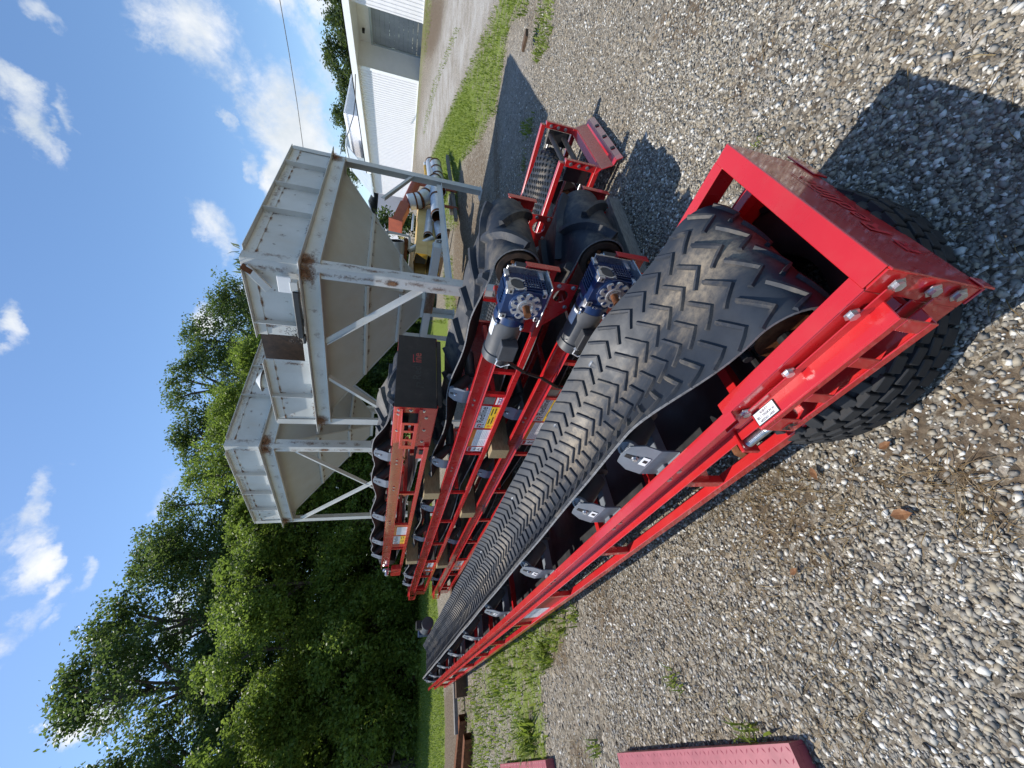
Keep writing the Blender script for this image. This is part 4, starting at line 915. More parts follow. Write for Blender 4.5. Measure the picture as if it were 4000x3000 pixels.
# ---- the long main conveyor
TH1, O1 = R(41.7), (.309, .612)
main = empty('belt_conveyor', (O1[0], O1[1], 0), (0, -.004, TH1 + math.pi / 2), 'long red conveyor in front with black chevron belt, its near end on a tyre', 'conveyor')
LM, W1 = 9.7, .74
channel(main, .53, LM, .014, -1, .575, .125); channel(main, .53, LM, W1 - .014, 1, .575, .125)
for (t, d) in ((0.014, -1), (W1 - .014, 1)):
    b = Fm(); a, c = sorted((t - d * .004, t + d * .038)); b.box(.53, LM, a, c, .215, .262, RED); b.build('lower_rail', main, bevel=.002)
    for s in (.99, 1.83, 2.75, 3.75, 4.75, 5.6, 6.55, 7.35, 8.3, 9.2):
        b = Fm(); a, c = sorted((t + d * .001, t + d * .034)); b.box(s - .02, s + .02, a, c, .262, .45, RED); b.build('upright', main, bevel=.002)
        b = Fm(); b.plate([(s - .02, .45), (s - .15, .45), (s - .02, .33)], (0, t + d * .012, 0), (1, 0, 0), (0, 0, 1), (0, d, 0), .006, RED); b.build('gusset', main)
    for (u, v) in ((2.78, 3.73), (6.57, 7.33)):
        b = Fm(); a, c = sorted((t + d * .010, t + d * .016)); b.box(u, v, a, c, .245, .451, 'dull_red_paint'); pn = b.build('side_panel', main, bevel=.001, label='rust tinted red side panel')
        if d == -1 and u < 3: doc_sticker(pn, (3.52, -.0025, .265), (-1, 0, 0), (0, 0, 1), (0, -1, 0), .34, .13, False)
        elif d == -1: brand_sticker(pn, (7.15, -.0025, .29), (-1, 0, 0), (0, 0, 1), (0, -1, 0), .30, .09)
# tail section: side plates with slots, end box
for (t, d) in ((0, -1), (W1, 1)):
    b = Fm(); a, c = sorted((t, t + d * -.007)); sd = RED
    b.box(-.0, .06, a, c, .237, .57, sd); b.box(.06, .62, a, c, .47, .57, sd); b.box(.06, .62, a, c, .237, .40, sd); b.box(.48, .62, a, c, .40, .47, sd)
    a, c = sorted((t, t - d * .05)); b.box(.056, .56, a, c, .571, .577, sd); b.box(.062, .62, a, c, .237, .243, sd)
    a, c = sorted((t + d * .002, t + d * .02)); b.box(.56, .62, a, c, .525, .53, sd)
    a, c = sorted((t - d * .01, t - d * .05)); b.box(.08, .56, a, c, .36, .40, sd)
    tp = b.build('tail_plate', main, bevel=.002)
    bolts(tp, [(s, t + d * .007, z) for (s, z) in ((.027, .515), (.024, .392), (.022, .302), (.12, .545), (.33, .54), (.52, .53))], (0, d, 0), .013, .013)
b = Fm(); b.box(-.006, 0, -.006, W1 + .006, .237, .57, RED); b.box(-.006, .058, .004, W1 - .004, .5715, .578, RED); b.box(-.004, .045, -.004, W1 + .004, .231, .2365, RED); b.box(-.012, -.006, .64, .80, .20, .262, RED); b.box(-.012, -.0065, -.01, .03, .215, .262, RED)
ep = b.build('end_plate', main, bevel=.002)
b = Fm(); oo = (-.0068, 0, 0); x = logo(b, oo, (0, 1, 0), (0, 0, 1), (-1, 0, 0), .12, .325, .075, .001, 'red_print', 'red_print')
word(b, oo, (0, 1, 0), (0, 0, 1), (-1, 0, 0), x + .01, .335, .125, .001, 'red_print', 'red_print'); b.build('lettering', ep)
gd = guard_box(main, .07, .53, -.008, .365, .503, .056, -1, .004)
b = Fm(); o = (.458, -.098, .545); U = (-.105, 0, 0)
U = (-1, 0, 0); V = (0, .85, .0); 
zz = .5045; oo = (.522, -.061, zz); Us, Vs, Ns = (-1, 0, 0), (0, 1, 0), (0, 0, 1)
b.rect(oo, Us, Vs, Ns, 0, 0, .086, .045, .0008, 'black_print', .0006); b.rect(oo, Us, Vs, Ns, .003, .003, .083, .042, .0018, 'white_sticker')
for k, (tx, w_) in enumerate((('ADJUST', .034), ('BELT TENSION AS', .070), ('NEEDED...HERE', .058))):
    b.text(tx, oo, Us, Vs, Ns, .043 - w_ / 2, .0305 - .0125 * k, .0115, .003, 'black_print', .004, w_)
b.build('tension_sticker', gd)
b = Fm(); logo(b, (.518, -.0702, .395), (-1, 0, 0), (0, 0, 1), (0, -1, 0), 0, 0, .045, .001, 'black_print', 'black_print'); b.build('emblem', gd)
b = Fm(); pts = []
b.lathe((.68, -.040, .43), (-1, 0, 0), [q for k in range(20) for q in ((.006 * k, .0155), (.006 * k + .003, .0135))] + [(.12, .0155), (.16, .0155)], 14, 'zinc'); b.lathe((.70, -.040, .43), (-1, 0, 0), [(0, 0), (0, .027), (.028, .027), (.028, 0)], 6, 'rust'); b.build('tension_screw', main)
b = Fm(); b.box(.645, .66, -.07, .01, .395, .465, RED); b.build('screw_lug', main, bevel=.002)
b = Fm(); b.rect((.87, W1 - .04, .578), (-1, 0, 0), (0, 1, 0), (0, 0, 1), .0, .008, .10, .036, .0008, 'white_sticker'); b.text('ADJUST', (.87, W1 - .04, .578), (-1, 0, 0), (0, 1, 0), (0, 0, 1), .01, .013, .018, .002, 'black_print', .004, .08); b.build('tension_sticker', main)
# tail pulley: winged drum
b = Fm()
for k in range(10):
    a = 2 * math.pi * k / 10; c = (.30 + .117 * math.cos(a), 0, .488 + .117 * math.sin(a)); b.cyl((c[0], .10, c[2]), (c[0], .66, c[2]), .014, 'black_steel', 8)
    b.bar((.30, .38, .488), (c[0], .38, c[2]), .5, .008, 'black_steel', (-math.sin(a), 0, math.cos(a)))
for t in (.115, .64): b.lathe((.30, t, .488), (0, 1, 0), [(0, 0), (0, .085), (.01, .085), (.01, 0)], 24, 'rust')
b.cyl((.30, .0, .488), (.30, .74, .488), .024, 'black_steel', 14); b.build('tail_pulley', main)
for t in (.045, .695):
    b = Fm(); b.box(.24, .36, t - .02, t + .02, .44, .535, 'black_steel'); b.lathe((.30, t - .03, .488), (0, 1, 0), [(0, 0), (0, .05), (.06, .05), (.06, 0)], 18, 'black_steel'); b.build('bearing', main, bevel=.003)
IDL1 = [.95, 1.46, 2.42, 3.58, 4.74, 5.90, 7.06, 8.22, 9.0]
for s in IDL1: idler(main, s, .02, W1 - .02, .572, True, .22, .14)
railbolts(main, IDL1, .008, -1, .515)
cross_ties(main, (.60, 1.25, 1.83, 2.75, 3.75, 4.75, 5.6, 6.55, 7.35, 8.3), .02, W1 - .02, .39)
B1 = Belt(.30, LM - .25, .138, .085, .675, .626, .125, IDL1, .006, .0, .30)
b = Fm(); B1.mesh(b, 'belt_rubber', 16, .009, .05)
pitch = .0905; W_ = B1.t1 - B1.t0; n = int((B1.L + .25) / pitch)
for i in range(-3, n):
    for c in range(4):
        kc = .105 + .265 * c; u0 = i * pitch + (pitch / 2 if c % 2 else 0)
        a = [(u0 + .062, kc + .135), (u0, kc - .03), (u0 + .058, kc - .115)]
        a = [(u, min(.985, max(.012, k))) for u, k in a]
        B1.lug(b, a, .012, .011, 'cleat_rubber', 2 if i > 30 else 3, .02)
b.build('chevron_belt', main, smooth=True)
b = Fm(); b.cyl((LM - .25, .08, .488), (LM - .25, .66, .488), .128, 'black_steel', 24); b.cyl((LM - .25, 0, .488), (LM - .25, .74, .488), .025, 'black_steel', 12); b.build('head_pulley', main, smooth=True)
b = Fm(); b.box(LM - .45, LM + .12, .0, .008, .215, .45, RED); b.box(LM - .45, LM + .12, .732, .74, .215, .45, RED); b.build('head_plate', main, bevel=.002)
b = Fm(); b.cyl((LM - 1.35, .90, .72), (LM - .85, .90, .72), .11, 'motor_grey', 24); b.box(LM - .85, LM - .6, .80, 1.0, .60, .84, 'gearbox_blue'); b.box(LM - 1.25, LM - 1.08, .84, .98, .80, .92, 'black_plastic'); b.build('gear_motor', main, bevel=.004)
# supports of the main frame
tagob(empty('tyre', (O1[0], O1[1], 0)), 'large worn black off road tyre lying flat under the red tail frame', 'tyre')
ty = bpy.data.objects['tyre']; a1 = np.array((-math.sin(TH1), math.cos(TH1))); b1 = np.array((math.cos(TH1), math.sin(TH1)))
c = np.array(O1) + a1 * .44 + b1 * .40; ty.location = (c[0], c[1], .0)
b = MB(); Rt, Wt = .475, .272
b.lathe((0, 0, .005), (0, 0, 1), [(.03, .25), (.0, .30), (.0, .38), (.015, .425), (.045, .452), (.10, .458), (Wt - .10, .458), (Wt - .045, .452), (Wt - .015, .425), (Wt, .38), (Wt, .30), (Wt - .03, .25), (Wt - .06, .245), (Wt - .08, .30), (.08, .30), (.06, .245)], 72, 'tyre_rubber', True); b.build('carcass', ty, smooth=True)
b = MB(); n = 46
for i in range(n):
    a = 2 * math.pi * i / n
    for j, (z0, z1, off) in enumerate(((.035, .085, 0), (.095, .135, .5), (.145, .185, 0), (.195, .245, .5))):
        aa = a + off * 2 * math.pi / n; rr = .4635 if 0 < j < 3 else .459
        U = np.array((math.cos(aa), math.sin(aa), 0)); T = np.array((-math.sin(aa), math.cos(aa), 0)); tw = .35 if j % 2 else -.35
        b.obox(U * (rr + .0) + np.array((0, 0, (z0 + z1) / 2 + .005)), U * .013, T * .027 + np.array((0, 0, .009 * tw)), np.array((0, 0, (z1 - z0) / 2)), 'tyre_rubber')
    for z, s in ((.02, -1), (Wt - .02 + .005, 1)):
        U = np.array((math.cos(a), math.sin(a), 0)); T = np.array((-math.sin(a), math.cos(a), 0)); d = U * .8 + np.array((0, 0, s * .6)); b.obox(U * .438 + np.array((0, 0, z)), d * .012, T * .020, np.cross(d, T) * .026, 'tyre_rubber')
    for rr in (.33,): pass
b.build('tread', ty, bevel=.003)
def L2W(O, th, s, t, z): return (O[0] - math.sin(th) * s + math.cos(th) * t, O[1] + math.cos(th) * s + math.sin(th) * t, z)
def timber(p, q, w, h, mat, label, cat='timber', name='timber', roll=0, group=None):
    p, q = np.array(p, float), np.array(q, float); c = (p + q) / 2; d = q - p; o = empty(name, tuple(c)) if False else None
    L = np.linalg.norm(d); b = MB(); b.box(-L / 2, L / 2, -w / 2, w / 2, 0, h, mat); ob = b.build(name, None, bevel=.004, seg=2); ob.location = tuple(c); ob.rotation_euler = (roll, -math.asin(d[2] / L), math.atan2(d[1], d[0]))
    return tagob(ob, label, cat, group)
timber(L2W(O1, TH1, LM - .5, -.75, .13), L2W(O1, TH1, LM - .5, 1.0, .13), .12, .065, 'grey_timber', 'long flat plank under the far end of the long red frame')
timber(L2W(O1, TH1, LM - .9, -.25, .0), L2W(O1, TH1, LM - .9, .95, .0), .14, .21, 'brown_timber', 'dark timber block under the far end of the long red frame')
timber(L2W(O1, TH1, LM - .45, .0, .0), L2W(O1, TH1, LM - .45, .95, .0), .12, .125, 'brown_timber', 'dark timber carrying the plank at the far end of the long red frame')

# ---- the stack of three frames
TH2, O2 = R(40.0), (.309, .612)
def stack_root(s, t, z, label, name='belt_conveyor'):
    p = L2W(O2, TH2, s, t, z); return empty(name, p, (0, -.0085, TH2 + math.pi / 2), label, 'conveyor', 'red conveyors stacked on timber')
WS = .85
def big_cleats(B, b, u0, u1, pitch=.36, h=.03):
    u = u0; i = 0
    while u < u1:
        for sg in (1, -1):
            k0, k1 = .5 - .06 * sg, .5 + .47 * sg; uu = u + (pitch / 2 if sg < 0 else 0)
            B.lug(b, [(uu + .30, k0), (uu + .12, (k0 + k1) / 2 + .03 * sg), (uu, k1)], .038, h, 'cleat_rubber', 5, .062)
        u += pitch
def gearmotor(par, s, t, z):
    """worm gearbox with hollow shaft flange on its face, motor behind along the frame"""
    gb = empty('gear_motor', (0, 0, 0)); bpy.data.objects.remove(gb)
    q = 'gearbox_blue'; al = 'cast_aluminium'; b = Fm(); t0, t1 = t - .25, t - .06
    b.box(s - .09, s + .10, t0 + .012, t1, z - .13, z + .125, q)
    for k in range(7): b.box(s - .10, s - .09, t0 + .05, t1 - .03, z - .10 + .017 * k, z - .093 + .017 * k, q)
    for k in range(6): b.box(s - .06 + .02 * k, s - .053 + .02 * k, t0 + .06, t1 - .02, z + .125, z + .137, q)
    for k in range(5): b.box(s - .102, s - .09, t0 + .03 + .022 * k, t0 + .036 + .022 * k, z - .12, z + .02, q)
    b.lathe((s + .0, t0 + .012, z - .01), (0, -1, 0), [(0, .10), (.006, .10), (.012, .085), (.012, 0)], 32, q)
    g = b.build('gearbox', par, bevel=.006, seg=2)
    for (x, zz) in ((-.085, .10), (.095, .10), (-.085, -.105), (.095, -.105)):   # machined pads
        b = Fm(); b.box(s + x - .016, s + x + .016, t0 + .004, t0 + .045, z + zz - .012, z + zz + .028 if zz > 0 else z + zz + .012, al); b.box(s + x - .010, s + x + .010, t0 + .002, t0 + .005, z + zz - .004, z + zz + .012, 'black_steel'); b.build('machined_pad', g, bevel=.002)
    for (tt, zz) in ((t1 - .02, .11), (t1 - .02, -.11), (t0 + .05, .11)):
        b = Fm(); b.box(s - .104, s - .088, tt - .03, tt + .03, z + zz - .012, z + zz + .016, al); b.build('machined_pad', g, bevel=.002)
    b = Fm(); n = 45; vs = []
    pr = []
    for i in range(n):
        a = 2 * math.pi * i / n; k = i % 5; pr.append((a, (.066, .090, .094, .094, .090)[k]))
    o = [(math.cos(a) * r, math.sin(a) * r) for a, r in pr]; inn = [(math.cos(a) * .047, math.sin(a) * .047) for a, r in pr]
    def P3(x, y, d): return (s + x, t0 + d, z - .01 + y)
    vs = [P3(x, y, -.012) for x, y in o] + [P3(x, y, -.012) for x, y in inn] + [P3(x, y, .0) for x, y in o]
    b.add(vs, [(i, (i + 1) % n, n + (i + 1) % n, n + i) for i in range(n)] + [((i + 1) % n, i, 2 * n + i, 2 * n + (i + 1) % n) for i in range(n)], al)
    for i in range(9):
        a = 2 * math.pi * (i + .5) / 9 + .14; b.plate([(.060 * math.cos(a - .16), .060 * math.sin(a - .16)), (.082 * math.cos(a - .10), .082 * math.sin(a - .10)), (.082 * math.cos(a + .10), .082 * math.sin(a + .10)), (.060 * math.cos(a + .16), .060 * math.sin(a + .16))], (s, t0 - .0122, z - .01), (1, 0, 0), (0, 0, 1), (0, -1, 0), .0012, 'gearbox_blue')
    b.lathe((s, t0 - .0, z - .01), (0, -1, 0), [(.0, .050), (.016, .050), (.016, .040), (.006, .038), (.006, .030), (.014, .030), (.014, .0)], 28, al)
    b.build('output_flange', g)
    b = Fm(); b.cyl((s, t0, z - .01), (s, t0 - .085, z - .01), .021, 'rust', 16); b.build('shaft', g, smooth=True)
    # round cover on the end face (toward low s)
    b = Fm(); c = (s - .09, t0 + .075, z + .055); b.lathe(c, (-1, 0, 0), [(0, .056), (.008, .056), (.008, .046), (.003, .046), (.003, 0)], 28, al); b.lathe((c[0] - .003, c[1], c[2]), (-1, 0, 0), [(.0, .044), (.002, .044), (.002, 0)], 24, 'motor_grey')
    for a in range(4): aa = math.pi / 4 + a * math.pi / 2; b.cyl((c[0], c[1] + .058 * math.cos(aa), c[2] + .058 * math.sin(aa)), (c[0] - .009, c[1] + .058 * math.cos(aa), c[2] + .058 * math.sin(aa)), .010, al, 8)
    b.build('cover_ring', g)
    b = Fm(); b.rect((s - .0915, t0 + .06, z - .075), (0, 0, 1), (0, 1, 0), (-1, 0, 0), 0, 0, .055, .05, .0012, 'white_sticker')
    for k in range(4): b.rect((s - .0915, t0 + .06, z - .075), (0, 0, 1), (0, 1, 0), (-1, 0, 0), .006, .008 + .01 * k, .046, .011 + .01 * k, .0024, 'grey_print')
    b.build('name_plate', g)
    # motor
    mt = t0 + .10; mz = z + .03; b = Fm()
    b.lathe((s + .10, mt, mz), (1, 0, 0), [(0, .07), (.02, .10), (.07, .105), (.07, .10)], 28, q); ad = b.build('motor_flange', g, smooth=True)
    b = Fm(); b.lathe((s + .17, mt, mz), (1, 0, 0), [(0, .0), (0, .10), (.005, .103), (.012, .10), (.28, .10), (.285, .108), (.35, .106), (.37, .085), (.37, 0)], 32, 'motor_grey'); mo = b.build('motor', par, smooth=True)
    b = Fm(); b.box(s + .29, s + .43, mt - .155, mt - .07, mz - .075, mz + .035, 'motor_grey'); b.build('junction_box', mo, bevel=.006, seg=2)
    b = Fm(); b.lathe((s + .43, mt - .12, mz + .0), (.6, 0, .6), [(0, .018), (.02, .018), (.02, .013), (.04, .012), (.04, 0)], 8, 'galvanised'); b.tube([(s + .45, mt - .12, mz + .02), (s + .49, mt - .13, mz + .03), (s + .50, mt - .14, mz - .01), (s + .46, mt - .15, mz - .06)], .005, 'white_sticker', 6); b.build('cable_gland', mo)
    b = Fm(); pts = []
    for a in np.linspace(-.35, .45, 6): pts.append((math.sin(a) * .1015, math.cos(a) * .1015))
    for p, q2 in zip(pts[:-1], pts[1:]): b.quad((s + .20, mt - p[0] - .0, mz + p[1]), (s + .31, mt - p[0], mz + p[1]), (s + .31, mt - q2[0], mz + q2[1]), (s + .20, mt - q2[0], mz + q2[1]), 'white_sticker')
    b.build('name_plate', mo)
    for a in (.5, 2.2, 3.8, 5.4):
        b = Fm(); hexbolt(b, (s + .17, mt + .112 * math.cos(a), mz + .112 * math.sin(a)), (1, 0, 0), .010, .025); b.cyl((s + .155, mt + .105 * math.cos(a), mz + .105 * math.sin(a)), (s + .172, mt + .105 * math.cos(a), mz + .105 * math.sin(a)), .016, q, 10); b.build('bolt', ad)
    b = Fm(); b.box(s - .13, s + .13, t1 + .0, t1 + .012, z - .16, z + .11, 'zinc'); b.box(s - .14, s + .16, t0 + .01, t1, z - .142, z - .132, 'zinc'); b.build('mounting_plate', par, bevel=.002)
def head_plate(par, s, t, z, d):
    """z = pulley axle height; s = pulley axle position"""
    b = Fm(); o = (0, t, 0); hole = [(s + .07 + .046 * math.cos(a), z - .30 + .046 * math.sin(a)) for a in np.linspace(math.pi / 2, -3 * math.pi / 2, 19)]
    poly = [(s - .14, z - .03), (s - .14, z - .22), (s - .03, z - .24), (s - .03, z - .40), (s + .18, z - .40), (s + .42, z - .22), (s + .42, z + .10), (s + .18, z + .10), (s + .06, z - .10)]
    poly = [(s - .14, z - .03), (s - .14, z - .22), (s - .03, z - .24), (s - .03, z - .40), (s + .07, z - .40)] + [(s + .07, z - .346)] + hole[9:18] + hole[0:9] + [(s + .0705, z - .346), (s + .0705, z - .40), (s + .18, z - .40), (s + .42, z - .22), (s + .42, z + .09), (s + .20, z + .09), (s + .05, z - .03)]
    # split in simple strips so that the round hole stays open
    U, V, N = (1, 0, 0), (0, 0, 1), (0, d, 0); th = .008
    b.plate([(s - .14, z - .02), (s - .14, z - .22), (s + .42, z - .22), (s + .42, z + .09), (s + .20, z + .09), (s + .06, z - .02)], o, U, V, N, th, RED)
    cx, cz, r = s + .07, z - .31, .05; K = 10
    left = [(s - .03, z - .22), (s - .03, z - .40), (cx, z - .40)] + [(cx + r * math.cos(a), cz + r * math.sin(a)) for a in np.linspace(-math.pi / 2, -3 * math.pi / 2, K)] + [(cx, z - .22)]
    right = [(cx, z - .22)] + [(cx + r * math.cos(a), cz + r * math.sin(a)) for a in np.linspace(math.pi / 2, -math.pi / 2, K)] + [(cx, z - .40), (s + .18, z - .40), (s + .40, z - .22)]
    for q in (left, right):
        for i in range(1): b.plate(q, o, U, V, N, th, RED)
    a, c = sorted((t, t - d * .05)); b.box(s - .146, s - .139, a, c, z - .22, z - .0, RED); b.box(s - .14, s + .05, a, c, z - .02, z - .013, RED)
    hp = b.build('head_plate', par, bevel=.002); bolts(hp, [(s + x, t - .001, z + zz) for (x, zz) in ((-.01, -.27), (-.01, -.37), (.15, -.37), (-.09, -.10))], (0, -1, 0), .011, .01)
    return hp
def stack_head_frame(label, sh, zh, zt0, zt1_end, s_end, bolts, stick, far_label):
    """frame whose drive end faces the camera.  sh, zh: pulley axle"""
    r = stack_root(0, 1.4, 0, label); T0, T1 = 0, WS; sl = .0085; r.rotation_euler[1] = -sl
    zt = zt0
    s0 = sh + .18; s1 = s_end
    ups = [sh + .85, 2.28, 3.28] + [3.28 + .95 * k for k in range(1, 7) if 3.28 + .95 * k < s1 - .2]
    frame_sides(r, s0, s1, T0, T1, zt, .35, [u for u in ups if u < s1], [(stick, stick + .98)], .125 - 1e-4)
    cross_ties(r, [s0 + .5, 2.3, 4.2, 6.1, 8.0], .01, WS - .01, zt - .2)
    for s in bolts: idler(r, s, .01, WS - .01, zt, False, .2, .15)
    railbolts(r, bolts, -.002, -1, zt - .06)
    # stickers on the panel
    tp = -.0165; U, V, N = (-1, 0, 0), (0, 0, 1), (0, -1, 0); par = [c for c in r.children if c.name.startswith('side_panel')][0]
    e = stick
    b = Fm(); b.rect((e + .15, tp, zt - .235), U, V, N, 0, 0, .10, .095, .0008, 'silver_tag'); b.build('maker_plate', par)
    b = Fm(); b.rect((e + .15, tp, zt - .325), U, V, N, 0, 0, .10, .075, .0008, 'white_sticker'); b.text('USA', (e + .15, tp, zt - .325), U, V, N, .006, .018, .05, .002, 'blue_print', .01, .088)
    for k in range(3): b.rect((e + .15, tp, zt - .325), U, V, N, .0, .003 + .024 * k, .10, .010 + .024 * k, .0014, 'red_print', .0003)
    b.build('flag_sticker', par)
    brand_sticker(par, (e + .53, tp, zt - .232), U, V, N, .35, .095); warn_sticker(par, (e + .53, tp, zt - .335), U, V, N, .34, .098); doc_sticker(par, (e + .86, tp, zt - .335), U, V, N, .30, .20); danger_sticker(par, (e + .965, tp, zt - .335), U, V, N, .085, .19)
    for (u, v) in ((7.0, 7.75),):
        b = Fm(); b.box(u, v, -.016, -.010, zt - .32, zt - .124, RED); p2 = b.build('side_panel', r, bevel=.001); brand_sticker(p2, (7.42, tp, zt - .28), U, V, N, .30, .095); danger_sticker(p2, (7.64, tp, zt - .30), U, V, N, .07, .15)
    # pulley
    b = Fm(); b.lathe((sh, .09, zh), (0, 1, 0), [(0, .10), (.0, .135), (WS - .18, .135), (WS - .18, 0)], 32, 'drum_rust'); b.lathe((sh, .09, zh), (0, 1, 0), [(.03, .04), (.03, .10), (0, .10)], 28, 'drum_rust'); b.cyl((sh, -.06, zh), (sh, WS, zh), .032, 'rust', 14); b.cyl((sh, .04, zh), (sh, .12, zh), .062, 'drum_rust', 18)
    for a in range(5): hexbolt(b, (sh + .075 * math.cos(a * 1.257), .10, zh + .075 * math.sin(a * 1.257)), (0, -1, 0), .010, .01, 'rust')
    b.build('drive_pulley', r, smooth=True)
    b = Fm(); b.box(sh - .10, sh + .10, .0, .05, zh - .06, zh + .045, 'motor_grey'); b.lathe((sh, .055, zh), (0, -1, 0), [(0, .055), (.06, .055), (.06, 0)], 20, 'motor_grey'); hexbolt(b, (sh - .08, .025, zh + .045), (0, 0, 1), .014, .02); hexbolt(b, (sh + .08, .025, zh + .045), (0, 0, 1), .014, .02); b.build('bearing', r, bevel=.003)
    head_plate(r, sh, -.008, zh, 1); head_plate(r, sh, WS, zh, 1)
    gearmotor(r, sh + .0, -.0, zh + (.005 if zh > .5 else .03))
    B = Belt(sh, s1 - .15, .158, .10, WS - .10, zh + .15 - .002, .13, bolts, .055, .0, .26)
    # bring the carrying run down to the rails away from the pulley
    B.zt = zh + .158; dz = (zt + .03) - B.zt; p0 = B.p
    def p(u, k):
        s, t, z = p0(u, k); f = min(1, max(0, (s - sh) / 1.0)); f = f * f * (3 - 2 * f); return (s, t, z + dz * f * (1 if (u % B.total) < B.L else .6))
    B.p = p
    b = Fm(); B.mesh(b, 'cleat_rubber', 14, .010, .06); big_cleats(B, b, -.45, B.L - .3, .36, .044); b.build('chevron_belt', r, smooth=True)
    # far end take-up
    guard_box(r, s1 - .02, s1 + .36, -.012, zt - .15, zt - .02, .08); b = Fm(); b.box(s1, s1 + .30, -.006, .0, zt - .35, zt + .0, RED); b.box(s1, s1 + .30, WS, WS + .006, zt - .35, zt, RED); b.box(s1 + .30, s1 + .306, -.006, WS + .006, zt - .35, zt, RED); b.build('tail_plate', r, bevel=.002)
    return r
low = stack_head_frame('lowest of three stacked red conveyors, its blue gearbox nearest the long belt', .97, .37, .455, .54, 9.35, [2.66, 3.9, 5.1, 6.3, 7.5, 8.6], 2.12, '')
mid = stack_head_frame('middle stacked red conveyor, grey motor on top, above the lowest drive', 1.14, .895, .99, 1.07, 9.25, [2.43, 3.66, 4.9, 6.1, 7.3, 8.3, 8.9], 2.28, '')
def make_top():
    r = stack_root(0, 1.4, 0, 'top conveyor of the red stack with a black end plate reading Redline'); zt = 1.565; s0, s1 = 2.56, 7.25
    r['label'] = 'top conveyor of the red stack, with a black lettered end plate'
    r.rotation_euler[1] = -.012
    ups = [4.25, 5.25, 6.25]; frame_sides(r, 3.16, s1, 0, WS, zt, .345, ups, [(5.27, 6.22)], .122)
    cross_ties(r, (3.4, 4.4, 5.4, 6.4), .01, WS - .01, zt - .2)
    BL = [3.52, 4.15, 5.2, 6.2, 6.9]
    for s in BL: idler(r, s, .01, WS - .01, zt, False, .2, .17)
    railbolts(r, BL, -.002, -1, zt - .06)
    pn = [c for c in r.children if c.name.startswith('side_panel')][0]; tp = -.0165; U, V, N = (-1, 0, 0), (0, 0, 1), (0, -1, 0)
    doc_sticker(pn, (5.66, tp, zt - .325), U, V, N, .30, .195); brand_sticker(pn, (6.05, tp, zt - .23), U, V, N, .33, .095); warn_sticker(pn, (6.05, tp, zt - .33), U, V, N, .33, .095)
    for (t, d) in ((0, -1), (WS, 1)):
        b = Fm(); a, c = sorted((t, t + d * .007)); b.box(s0, 2.64, a, c, zt - .35, zt + .01, RED); b.box(2.64, 3.2, a, c, zt - .35, zt - .20, RED); b.box(2.64, 3.2, a, c, zt - .05, zt + .01, RED); b.box(3.1, 3.2, a, c, zt - .2, zt - .05, RED)
        a, c = sorted((t, t - d * .045)); b.box(s0, 3.2, a, c, zt + .006, zt + .012, RED); b.box(s0, 3.2, a, c, zt - .356, zt - .35, RED); tpl = b.build('tail_plate', r, bevel=.002)
        bolts(tpl, [(s, t + d * .008, zt - z) for (s, z) in ((2.60, .03), (2.60, .13), (2.60, .24), (2.7, .27), (2.9, .27), (3.1, .27), (2.66, .03), (2.92, .03))], (0, d, 0), .011, .01)
        b = Fm(); a, c = sorted((t + d * .001, t + d * .02)); b.box(3.2, 3.42, a, c, zt - .32, zt - .24, RED); b.box(3.24, 3.32, *sorted((t + d * .02, t + d * .03)), zt - .30, zt - .26, 'black_steel'); b.build('latch', r, bevel=.002)
    b = Fm(); b.box(s0 - .007, s0, -.004, WS + .004, zt - .345, zt + .012, 'black_plate'); b.box(s0 - .004, s0 + .03, .03, WS - .03, zt - .39, zt - .35, 'black_plate'); ep = b.build('end_plate', r, bevel=.002)
    b = Fm(); oo = (s0 - .0075, 0, 0); x = logo(b, oo, (0, 1, 0), (0, 0, 1), (-1, 0, 0), .21, zt - .23, .085, .001, 'black_steel', 'black_steel'); word(b, oo, (0, 1, 0), (0, 0, 1), (-1, 0, 0), x + .01, zt - .205, .105, .001, 'black_print', 'red_print'); b.text('ine', oo, (0, 1, 0), (0, 0, 1), (-1, 0, 0), x + .215, zt - .205, .105, .0014, 'dull_red_paint', .012); b.build('lettering', ep)
    guard_box(r, 2.60, 3.10, -.012, zt - .20, zt - .06, .088)
    b = Fm(); b.cyl((3.10, -.05, zt - .13), (3.38, -.05, zt - .13), .012, 'rust', 10); b.lathe((3.34, -.05, zt - .13), (1, 0, 0), [(0, 0), (0, .022), (.02, .022), (.02, 0)], 6, 'rust'); b.build('tension_screw', r)
    B = Belt(2.80, s1 - .02, .14, .09, WS - .09, zt + .045, .15, BL, .06, .0, .26); b = Fm(); B.mesh(b, 'cleat_rubber', 14, .010, .06); big_cleats(B, b, -.3, B.L + .2, .36, .034); b.build('chevron_belt', r, smooth=True)
    b = Fm(); b.cyl((2.80, .05, zt - .095), (2.80, WS - .05, zt - .095), .13, 'black_steel', 24); b.cyl((2.80, -.09, zt - .095), (2.80, WS, zt - .095), .028, 'black_steel', 14); b.build('tail_pulley', r, smooth=True)
    b = Fm(); b.box(s1 - .1, s1 + .3, -.09, -.012, zt - .33, zt - .17, RED); b.build('motor_bracket', r, bevel=.004); b = Fm(); b.lathe((s1 + .1, -.03, zt - .10), (0, -1, 0), [(0, .07), (.03, .07), (.03, .03), (.1, .03), (.1, 0)], 14, 'zinc'); b.build('shaft', r); b = Fm(); b.cyl((s1 - .02, .05, zt - .095), (s1 - .02, WS - .05, zt - .095), .13, 'black_steel', 24); b.build('drive_pulley', r, smooth=True)
make_top()
